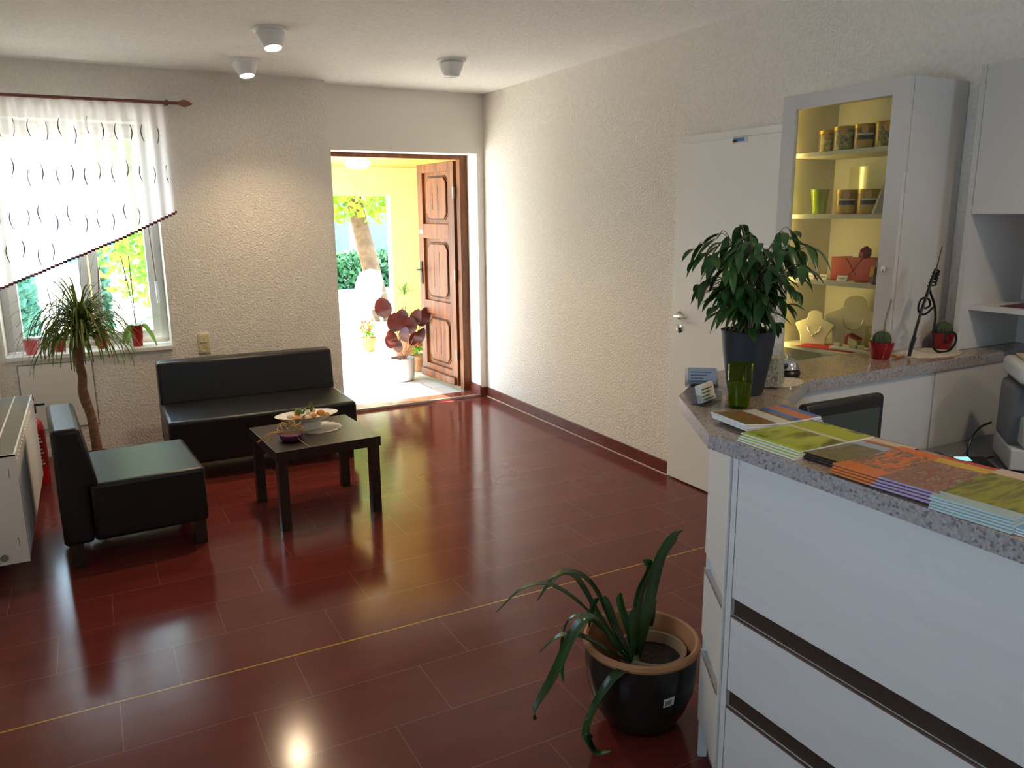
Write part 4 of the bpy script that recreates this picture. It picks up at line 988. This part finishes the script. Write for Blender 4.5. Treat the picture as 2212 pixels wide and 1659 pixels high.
mb.build('foliage', LEAFD, t, smooth=True); ms.build('stems', mat('ficus_stem', (.16, .14, .07), .7), t, smooth=True)
# green glass with candle
GG = glass('green_glass', (.74, .82, .22))
def tumbler(loc, label, s=1.0, candle=True):
    t = thing('green_glass', label, 'glass', loc)
    MB().lathe([(.001, .0), (.029*s, .0), (.031*s, .006), (.0325*s, .072), (.036*s, .075), (.0365*s, .079), (.034*s, .080), (.0355*s, .128), (.0335*s, .128), (.032*s, .080), (.0305*s, .072), (.028*s, .008), (.001, .008)], seg=32).build('tumbler', GG, t, smooth=True)
    if candle: MB().lathe([(.001, .009), (.027*s, .009), (.030*s, .070), (.001, .072)]).build('candle', mat('green_wax', (.10, .12, .015), .5), t, smooth=True)
    return t
tumbler((1.618, 1.640, ZC), 'green candle glass standing in front of the ficus pot')
# card holders
ACR = glass('acrylic', (.86, .88, .90), .05)
def card_holder(loc, rz, label, cardc):
    t = thing('card_holder', label, 'card holder', loc, rz)
    MB().box((-.052, -.030, 0), (.052, .025, .003)).box((-.052, .010, .0), (.052, .013, .055), Matrix.Rotation(-.25, 4, 'X')).box((-.052, -.030, 0), (.052, -.027, .022)).box((-.052, -.030, .0), (-.049, .018, .03)).box((.049, -.030, 0), (.052, .018, .03)).build('holder', ACR, t)
    mb = MB()
    for k in range(8): mb.box((-.045, -.002-.0018*k, .004), (.045, -.0006-.0018*k, .056), Matrix.Rotation(-.25, 4, 'X'))
    mb.build('cards', cardc, t)
    mb = MB()
    for k in range(4): mb.box((-.036, -.0163, .040-.010*k), (.030-.012*(k % 3), -.0158, .043-.010*k), Matrix.Rotation(-.25, 4, 'X'))
    mb.build('card_print', mat('print_grey', (.10, .12, .2), .6), t)
card_holder((1.728, 1.925, ZC), math.radians(-38), 'clear card holder with grey cards at the counter corner behind the other', mat('card_grey', (.50, .52, .58), .6))
card_holder((1.575, 1.735, ZC), math.radians(22), 'clear card holder with white cards left of the green glass', PAPER)
# lace doily, jar, bell
doily('doily', 'beige doily under the bead jar at the counter corner', (1.965, 1.845, ZC), .105, .085)
t = thing('bead_jar', 'square glass jar filled with speckled beads on the counter doily', 'jar', (1.905, 1.800, ZC+.003), math.radians(20))
BEAD = mat('speckled_beads', (.46, .42, .33), .5, var=.55, vscale=140, detail=2)
MB().lathe([(.001, .002), (.044, .002), (.040, .095), (.001, .100)], seg=6).build('beads', BEAD, t)
MB().lathe([(.001, 0), (.047, 0), (.043, .103), (.030, .112), (.029, .135), (.031, .137), (.027, .137), (.026, .112), (.040, .100), (.045, .003), (.001, .003)], seg=6).build('glass', glass('jar_glass', (.97, .98, .97)), t)
t = thing('service_bell', 'chrome reception bell on a black base beside the bead jar', 'bell', (2.085, 1.895, ZC+.003))
MB().lathe([(.001, 0), (.043, 0), (.045, .010), (.040, .018), (.001, .018)]).build('base', BLACKP, t, smooth=True)
MB().lathe([(.038, .020), (.040, .024), (.034, .042), (.020, .054), (.001, .058)]).build('dome', CHROME, t, smooth=True)
MB().lathe([(.001, .056), (.004, .056), (.004, .068), (.008, .069), (.008, .074), (.001, .075)]).build('button', CHROME, t, smooth=True)
# cacti
CACT = mat('cactus_green', (.05, .075, .035), .8, var=.5, vscale=60, bump=.6, bscale=90)
def cactus(loc, label, s, spiky):
    t = thing('potted_cactus', label, 'cactus', loc)
    MB().lathe([(.001, 0), (.028*s, 0), (.032*s, .006*s), (.042*s, .045*s), (.044*s, .062*s), (.040*s, .062*s), (.037*s, .052*s), (.001, .052*s)], seg=30).build('pot', REDGLAZE, t, smooth=True)
    MB().lathe([(.001, .045*s)]+[(.031*s*math.sin(a)+.0, .070*s-.032*s*math.cos(a)) for a in [PI*(i+4)/14 for i in range(11)]], seg=40, wob=lambda a, z: .08*math.cos(12*a)).build('cactus_body', CACT, t, smooth=True)
    mb = MB(); r2 = random.Random(3)
    for k in range(130):
        a = r2.uniform(0, 2*PI); e = r2.uniform(-.2, 1.5); dvv = Vector((math.cos(a)*math.cos(e), math.sin(a)*math.cos(e), math.sin(e))); p = Vector((0, 0, .072*s))+dvv*.030*s
        mb.tube([p, p+dvv*.009*s], [.0006, .0002], 3)
    mb.build('spines', mat('spines', (.30, .24, .14), .8), t)
    if spiky: MB().tube(spline([(.01, 0, .09*s), (.012, 0, .14*s), (.028, 0, .19*s), (.034, 0, .215*s)], 5), [.003, .0035, .004, .004, .004]*3+[.004], 6).build('shoot', mat('grey_shoot', (.25, .23, .20), .8), t, smooth=True)
    return t
cactus((2.635, 1.945, ZC), 'round cactus in a shiny red pot on the open granite', 1.05, True)
cactus((3.035, 1.965, ZC), 'spiny cactus in a red pot behind the iron ornament', 1.1, False)
doily('doily', 'white lace doily under the black iron ornament', (2.895, 1.925, ZC), .155, .088)
# wrought iron scroll ornament
t = thing('iron_ornament', 'black wrought iron scroll ornament with slanted rod on the counter', 'ornament', (2.74, 1.90, ZC+.003))
q = lambda x, z, y=0: (x-2.74, y, z-ZC-.003)
mb = MB()
mb.tube([q(2.743, 1.110), q(2.752, 1.16), q(2.785, 1.27), q(2.825, 1.375), q(2.850, 1.435)], .0055, 8)
mb.tube(spline([q(2.845, 1.42), q(2.822, 1.375), q(2.832, 1.345), q(2.862, 1.30), q(2.878, 1.25), q(2.876, 1.19), q(2.885, 1.13), q(2.925, 1.106), q(2.985, 1.107), q(3.022, 1.135), q(3.02, 1.165), q(2.985, 1.182), q(2.955, 1.165), q(2.955, 1.145), q(2.975, 1.14)], 6), .0045, 8)
mb.tube(spline([q(2.872, 1.285, .01), q(2.835, 1.262, .012), q(2.80, 1.265, .012), q(2.785, 1.29, .012), q(2.80, 1.322, .012), q(2.84, 1.32, .012), q(2.855, 1.295, .012), q(2.83, 1.285, .01), q(2.815, 1.288, .01)], 6), .004, 8)
mb.build('scroll', IRON, t, smooth=True)
MB().tube([q(2.742, 1.106), q(2.750, 1.15), q(2.765, 1.20)], [.006, .009, .005], 8).tube([q(2.735, 1.125, -.01), q(2.755, 1.18, -.01)], .005, 6).build('foot', IRON, t, smooth=True)
mb = MB()
for k in range(5): mb.tube(spline([q(2.825+.006*k, 1.37+.012*k, .012), q(2.843+.004*k, 1.375+.012*k, -.010), q(2.86, 1.385+.012*k, .006)], 4), .0035, 6)
mb.tube([q(2.83, 1.40, -.012), q(2.865, 1.42, .0)], .006, 6).build('binding', IRON, t, smooth=True)
MB().tube([q(2.757, 1.245, -.015), q(2.80, 1.345, -.013), q(2.840, 1.44, -.010), q(2.862, 1.520, -.008)], [.0028, .0030, .0026, .0018], 6).build('slanted_rod', mat('rod_green', (.05, .06, .02), .6), t, smooth=True)
t = thing('sugar_sachets', 'small pile of wrapped sweets beside the red cactus pot', 'sweets', (2.715, 1.93, ZC+.002))
MB().box((-.03, -.02, .003), (.0, .005, .010)).build('wrapper', mat('sweet_orange', (.6, .25, .03), .4), t, bevel=.002)
MB().box((.005, -.015, .003), (.035, .012, .012), Matrix.Rotation(.3, 4, 'Z')).build('wrapper', mat('sweet_clear', (.5, .52, .5), .3), t, bevel=.002)

# ================================================================== DISPLAY CABINET
t = thing('display_cabinet', 'tall grey display cabinet with glass door and lit shelves', 'cabinet')
cx0, cx1, cy0, cy1, ctop = 2.80, 3.15, 2.04, 2.665, 2.15
INS = mat('cabinet_inside', (.60, .57, .46), .6)
mb = MB().frame('yz', cy0, cy1, 0, ctop, .018, cx0+.02, cx1-.010, wb=.06).box((cx1-.010, cy0, 0), (cx1, cy1, ctop))
mb.build('carcass', CABW, t)
MB().box((cx1-.0125, cy0+.018, .06), (cx1-.0105, cy1-.018, ctop-.018)).box((cx0+.03, cy1-.0195, .06), (cx1-.012, cy1-.0182, ctop-.02)).box((cx0+.03, cy0+.0182, .06), (cx1-.012, cy0+.0195, ctop-.02)).build('lining', INS, t)
SHZ = [.955+.095, 1.355, 1.640, 1.905]
for z in SHZ: MB().box((cx0+.045, cy0+.02, z-.018), (cx1-.013, cy1-.02, z)).build('shelf', INS, t, bevel=.001)
dr = MB().frame('yz', cy0, cy1, .08, ctop, .076, cx0-.002, cx0+.018, wt=.062).build('door', CABW, t, bevel=.0015)
MB().box((cx0+.010, cy0+.075, .15), (cx0+.014, cy1-.078, ctop-.062)).build('door_glass', glass('cabinet_glass', (.90, .92, .86)), dr)
MB().lathe([(.001, 0), (.012, 0), (.012, .004), (.001, .005)], (cx0-.003, cy0+.045, 1.425), 18, M=Matrix.Rotation(-PI/2, 4, 'Y')).build('lock', CHROME, dr, smooth=True)
MB().box((cx0+.03, cy1-.030, ctop-.15), (cx0+.06, cy1-.020, ctop-.125)).build('hinge', mat('hinge_dark', (.10, .09, .06), .4, metal=.7), dr)
MB().box((cx0+.024, cy1-.0285, .98), (cx0+.034, cy1-.0205, ctop-.03)).build('light_strip', mat('led_yellow', (1, .85, .4), .4, emit=(1.0, .76, .28), estr=9), t)
def on_shelf(i): return SHZ[i]+.001
def jar(y, i, label, body, kind, s=1.0, x=2.94, h=.100):
    t = thing('mustard_jar', label, 'jar', (x, y, on_shelf(i)), 0, None)
    r = .047*s
    MB().lathe([(.001, 0), (r*.96, 0), (r, .005), (r, h*.88), (r*.95, h*.9), (.001, h*.9)], seg=28).build('jar_body', body, t, smooth=True)
    MB().lathe([(r*.93, h*.86), (r*1.03, h*.86), (r*1.03, h), (r, h+.002), (.001, h+.002)], seg=28).build('lid', mat('lid_gold', (.42, .27, .03), .35, metal=.5), t, smooth=True)
    ang = math.radians(218)
    rc = lambda z: r
    if kind == 'village':
        for nm, z0, z1, m_ in (('label', .05, .38, mat('label_yellow', (.50, .30, .05), .5)), ('label_scene', .38, .56, mat('label_village', (.06, .05, .05), .5, var=.9, vscale=90)), ('label_sky', .56, .64, mat('label_cream2', (.60, .52, .36), .5))):
            MB().add(*cyl_patch(rc, h*z0, h*z1, ang-.75, ang+.6, 8, .0012)).build(nm, m_, t)
    else:
        MB().add(*cyl_patch(rc, h*.06, h*.80, ang-.8, ang+.7, 8, .0012)).build('label', mat('label_fruit', (.28, .24, .08), .5, var=.95, vscale=55, detail=3), t)
    MB().lathe([(.001, 0), (.011*s, 0), (.014*s, .0), (.013*s, .0015), (.001, .002)], ((r+.001)*math.cos(ang-.1), (r+.001)*math.sin(ang-.1), h*.80), 14, M=Matrix.Rotation(ang-.1, 4, 'Z') @ Matrix.Rotation(PI/2, 4, 'Y'), sx=1.3).build('seal', mat('seal_orange', (.55, .25, .03), .4), t)
J1 = mat('jar_dark', (.10, .09, .05), .3); J2 = mat('jar_brown', (.20, .10, .02), .3); J3 = mat('jar_honey', (.38, .20, .01), .3)
jar(2.530, 3, 'small dark jar, leftmost on the top shelf of the cabinet', J1, 'fruit', .78, 2.94, .092)
jar(2.437, 3, 'brown jar with a leafy label, second from left on the top shelf', J1, 'fruit', 1.0)
jar(2.332, 3, 'brown jar with a village label on the top cabinet shelf', J2, 'village', 1.0)
jar(2.228, 3, 'amber jar with a fruit label, rightmost on the top shelf', J3, 'fruit', 1.02)
jar(2.398, 2, 'amber jar with a village label right of the green tumbler', J3, 'village', 1.06)
jar(2.288, 2, 'amber jar with a village label beside the paper cone', J3, 'village', 1.03)
jar(2.175, 2, 'amber jar half hidden behind the paper cone', J2, 'fruit', .9, 3.02)
t = thing('green_tumbler', 'bright green drinking glass on the second cabinet shelf', 'glass', (2.93, 2.540, on_shelf(2)))
MB().lathe([(.001, 0), (.028, 0), (.040, .108), (.038, .108), (.026, .004), (.001, .004)], seg=30).build('tumbler', mat('lime_glass', (.28, .38, .01), .1, alpha=.85), t, smooth=True)
t = thing('acrylic_stand', 'clear acrylic display sheet standing behind the green tumbler', 'display stand', (3.075, 2.47, on_shelf(2)))
MB().box((-.001, -.06, 0), (.002, .04, .205)).box((-.05, -.06, 0), (.0, .04, .002)).build('sheet', glass('acrylic2', (.88, .90, .82), .05), t)
t = thing('paper_cone', 'grey paper cone on the second shelf beside the door frame', 'ornament', (2.90, 2.190, on_shelf(2)))
MB().lathe([(.055, 0), (.001, .14)], seg=4).build('cone', mat('grey_card', (.40, .36, .30), .7), t)
t = thing('gift_box', 'red gift box on the third shelf of the display cabinet', 'box', (3.00, 2.355, on_shelf(1)))
MB().box((-.05, -.115, 0), (.05, .115, .098)).build('box', mat('red_card', (.38, .022, .025), .5), t, bevel=.002)
mb = MB(); mb.tube([(-.0515, .04, .10), (-.0515, .0, .05), (-.0515, -.02, .02)], .0012, 4).tube([(-.0515, -.05, .10), (-.0515, 0, .04), (-.0515, .02, .02)], .0012, 4).build('cord', BLACKP, t)
t = thing('fabric_rose', 'dark red fabric rose lying on the red gift box', 'rose', (2.975, 2.315, on_shelf(1)+.099))
mb = MB(); r2 = random.Random(9)
for k in range(14):
    a = k*2.4; mb.ball((.016*math.cos(a)*(k/14), .016*math.sin(a)*(k/14), .022+.012*math.sin(k)), .016, 8, 5, 1, .8, 1)
mb.build('petals', mat('rose_red', (.28, .01, .015), .7), t, smooth=True)
MB().box((-.01, .025, .001), (.015, .055, .018)).build('tag', PAPER, t)
for k, (y, lab) in enumerate(((2.53, 'left of the three'), (2.46, 'middle of the three'), (2.36, 'right, in front of the gift box'))):
    t = thing('price_card', 'small white price card on the third shelf, %s' % lab, 'card', (2.885, y-.01, on_shelf(1)), 0, 'price cards on the third shelf')
    MB().extr([(-.008, 0), (.008, 0), (.001, .024)], -.020-.006*(k == 2), .020+.006*(k == 2)).build('card', PAPER, t)
    mb = MB()
    for j in range(4): mb.box((-.0065, -.014+.008*j, .010), (-.0055, -.009+.008*j, .013), None)
    mb.build('print', BLACKP, t)
for k, (y, lab) in enumerate(((2.575, 'at the left end'), (2.50, 'behind the left price card'), (2.41, 'between the price cards'), (2.27, 'right of the gift box'))):
    o = MB().lathe([(.001, 0), (.030, 0), (.026, .004), (.001, .006)], seg=16, sx=.8).build('red_trinket', mat('trinket_red', (.30, .012, .02), .5), smooth=True); o.location = (2.905, y, on_shelf(1))
    tag(o, 'flat red trinket on the third shelf, %s' % lab, 'trinket', 'red trinkets on the third shelf')
t = thing('black_pyramid', 'tall black pyramid ornament beside the cabinet door frame', 'ornament', (2.91, 2.165, on_shelf(1)))
MB().lathe([(.070, 0), (.001, .235)], seg=4).build('pyramid', mat('black_card', (.012, .014, .02), .5), t)
MB().box((-.06, .01, .02), (-.052, .03, .06), Matrix.Rotation(.2, 4, 'Y')).build('gold_trim', mat('gold', (.5, .3, .05), .3, metal=.7), t)
o = MB().box((-.07, -.20, 0), (.07, .14, .002)).build('red_cloth', mat('red_felt', (.50, .02, .012), .9)); o.location = (2.92, 2.40, on_shelf(0)); o.rotation_euler = (0, 0, math.radians(14))
tag(o, 'flat bright red cloth spread on the lowest visible shelf', 'cloth')
def bust(loc, rz, s, label):
    t = thing('necklace_bust', label, 'necklace display', loc, rz)
    half = [(.055, 0), (.062, .045), (.090, .095), (.062, .110), (.036, .122), (.034, .145), (.020, .158), (0, .162)]
    pts = half+[(-a, b) for a, b in half[::-1][1:]]
    MB().extr([(a*s, b*s) for a, b in pts], -.006, .006, Matrix.Rotation(-.2, 4, 'X')).build('bust', CREAM, t, bevel=.004)
    MB().box((-.03*s, 0, 0), (.03*s, .05*s, .004)).build('foot', CREAM, t)
    pth = [(s*.030*math.cos(a), -.012-.2*s*.07, s*(.085+.034*math.sin(a))) for a in [PI*1.0+PI*i/14 for i in range(15)]]
    MB().tube([(x, -.009+(z*.2), z) for x, _, z in pth], .0016, 5).ball((0, -.009+s*.008, s*.042), .006, 8, 5).build('necklace', mat('silver_chain', (.6, .6, .58), .25, metal=1), t, smooth=True)
bust((2.925, 2.520, on_shelf(0)), math.radians(-62), .98, 'small cream necklace bust on the left of the lowest visible shelf')
bust((3.035, 2.400, on_shelf(0)), math.radians(-62), 1.42, 'large cream necklace bust behind the small jewellery boxes')
t = thing('white_tray', 'flat white jewellery tray lying on the red cloth', 'tray', (2.93, 2.315, on_shelf(0)+.003), math.radians(10))
MB().box((-.045, -.085, 0), (.045, .075, .012)).build('tray', PAPER, t, bevel=.002)
for k, (dx, dy) in enumerate(((-.02, .05), (-.02, -.03), (-.01, -.06))):
    o = MB().box((-.012, -.014, 0), (.012, .014, .014)).build('ring_box', mat('cream_card', (.60, .56, .42), .6), bevel=.001); o.location = (2.93+dx, 2.315+dy, on_shelf(0)+.0155); o.rotation_euler = (0, 0, .3*k)
    tag(o, 'tiny cream box on the white tray, %s' % ['the leftmost', 'the middle one', 'the one nearest the cactus'][k], 'box', 'tiny boxes on the white tray')
t = thing('glass_cube', 'small glass cube with a dark red ribbon on the shelf', 'ornament', (2.985, 2.345, on_shelf(0)+.001+.015))
MB().box((-.015, -.03, 0), (.015, .03, .03)).build('cube', mat('frosted_glass', (.5, .5, .4), .2, alpha=.6), t, bevel=.002)
MB().box((-.018, -.02, .030), (.018, .035, .040), Matrix.Rotation(.3, 4, 'X')).box((-.017, .02, .0), (-.014, .035, .040)).build('ribbon', mat('ribbon_red', (.18, .01, .015), .6), t)
t = thing('bracelet_box', 'clear box with pale beads on the right of the lowest visible shelf', 'box', (2.99, 2.235, on_shelf(0)))
mb = MB(); r2 = random.Random(2)
for k in range(26): mb.ball((r2.uniform(-.01, .01), r2.uniform(-.035, .035), r2.uniform(.05, .10)), .006, 6, 4)
mb.build('beads', mat('pale_beads', (.7, .66, .45), .3), t, smooth=True)
MB().box((-.02, -.042, 0), (.02, .042, .11)).build('clear_case', glass('case_glass', (.88, .88, .78)), t)

# ================================================================== OPEN WALL UNIT (in the niche)
t = thing('wall_unit', 'pale wall cabinet with closed upper door above open shelves', 'wall unit')
ux, uy0, uy1 = 3.045, .75, 1.930
UNI = mat('unit_white', (.64, .62, .60), .5)
mb = MB().box((ux, uy1-.022, ZC+.001), (3.465, uy1, 2.185)).box((ux, uy0, ZC+.001), (3.465, uy0+.022, 2.185)).box((3.45, uy0+.022, ZC+.001), (3.465, uy1-.022, 2.183)).box((ux+.02, uy0+.022, 2.165), (3.45, uy1-.022, 2.184)).box((ux+.02, uy0+.022, 1.6355), (3.45, uy1-.022, 1.653))
mb.build('carcass', UNI, t)
MB().box((ux-.002, uy0+.024, 1.637), (ux+.018, uy1-.024, 2.183)).build('upper_door', UNI, t, bevel=.0015)
MB().box((ux+.05, uy0+.022, 1.262), (3.45, uy1-.022, 1.282)).build('shelf', UNI, t)
o = MB().add([(-.10, -.25, 0), (.14, -.25, 0), (.14, .12, 0), (-.10, .12, 0), (-.08, -.22, .055), (.12, -.22, .065), (.12, .02, .03), (-.07, .04, .015)], [(3, 2, 1, 0), (0, 1, 5, 4), (1, 2, 6, 5), (2, 3, 7, 6), (3, 0, 4, 7), (4, 5, 6, 7)]).build('folded_cloth', mat('wine_cloth', (.10, .03, .045), .9, bump=.4, bscale=30), bevel=.008)
o.location = (3.23, 1.70, 1.283); tag(o, 'folded wine red cloth on the open shelf at the right edge', 'cloth')
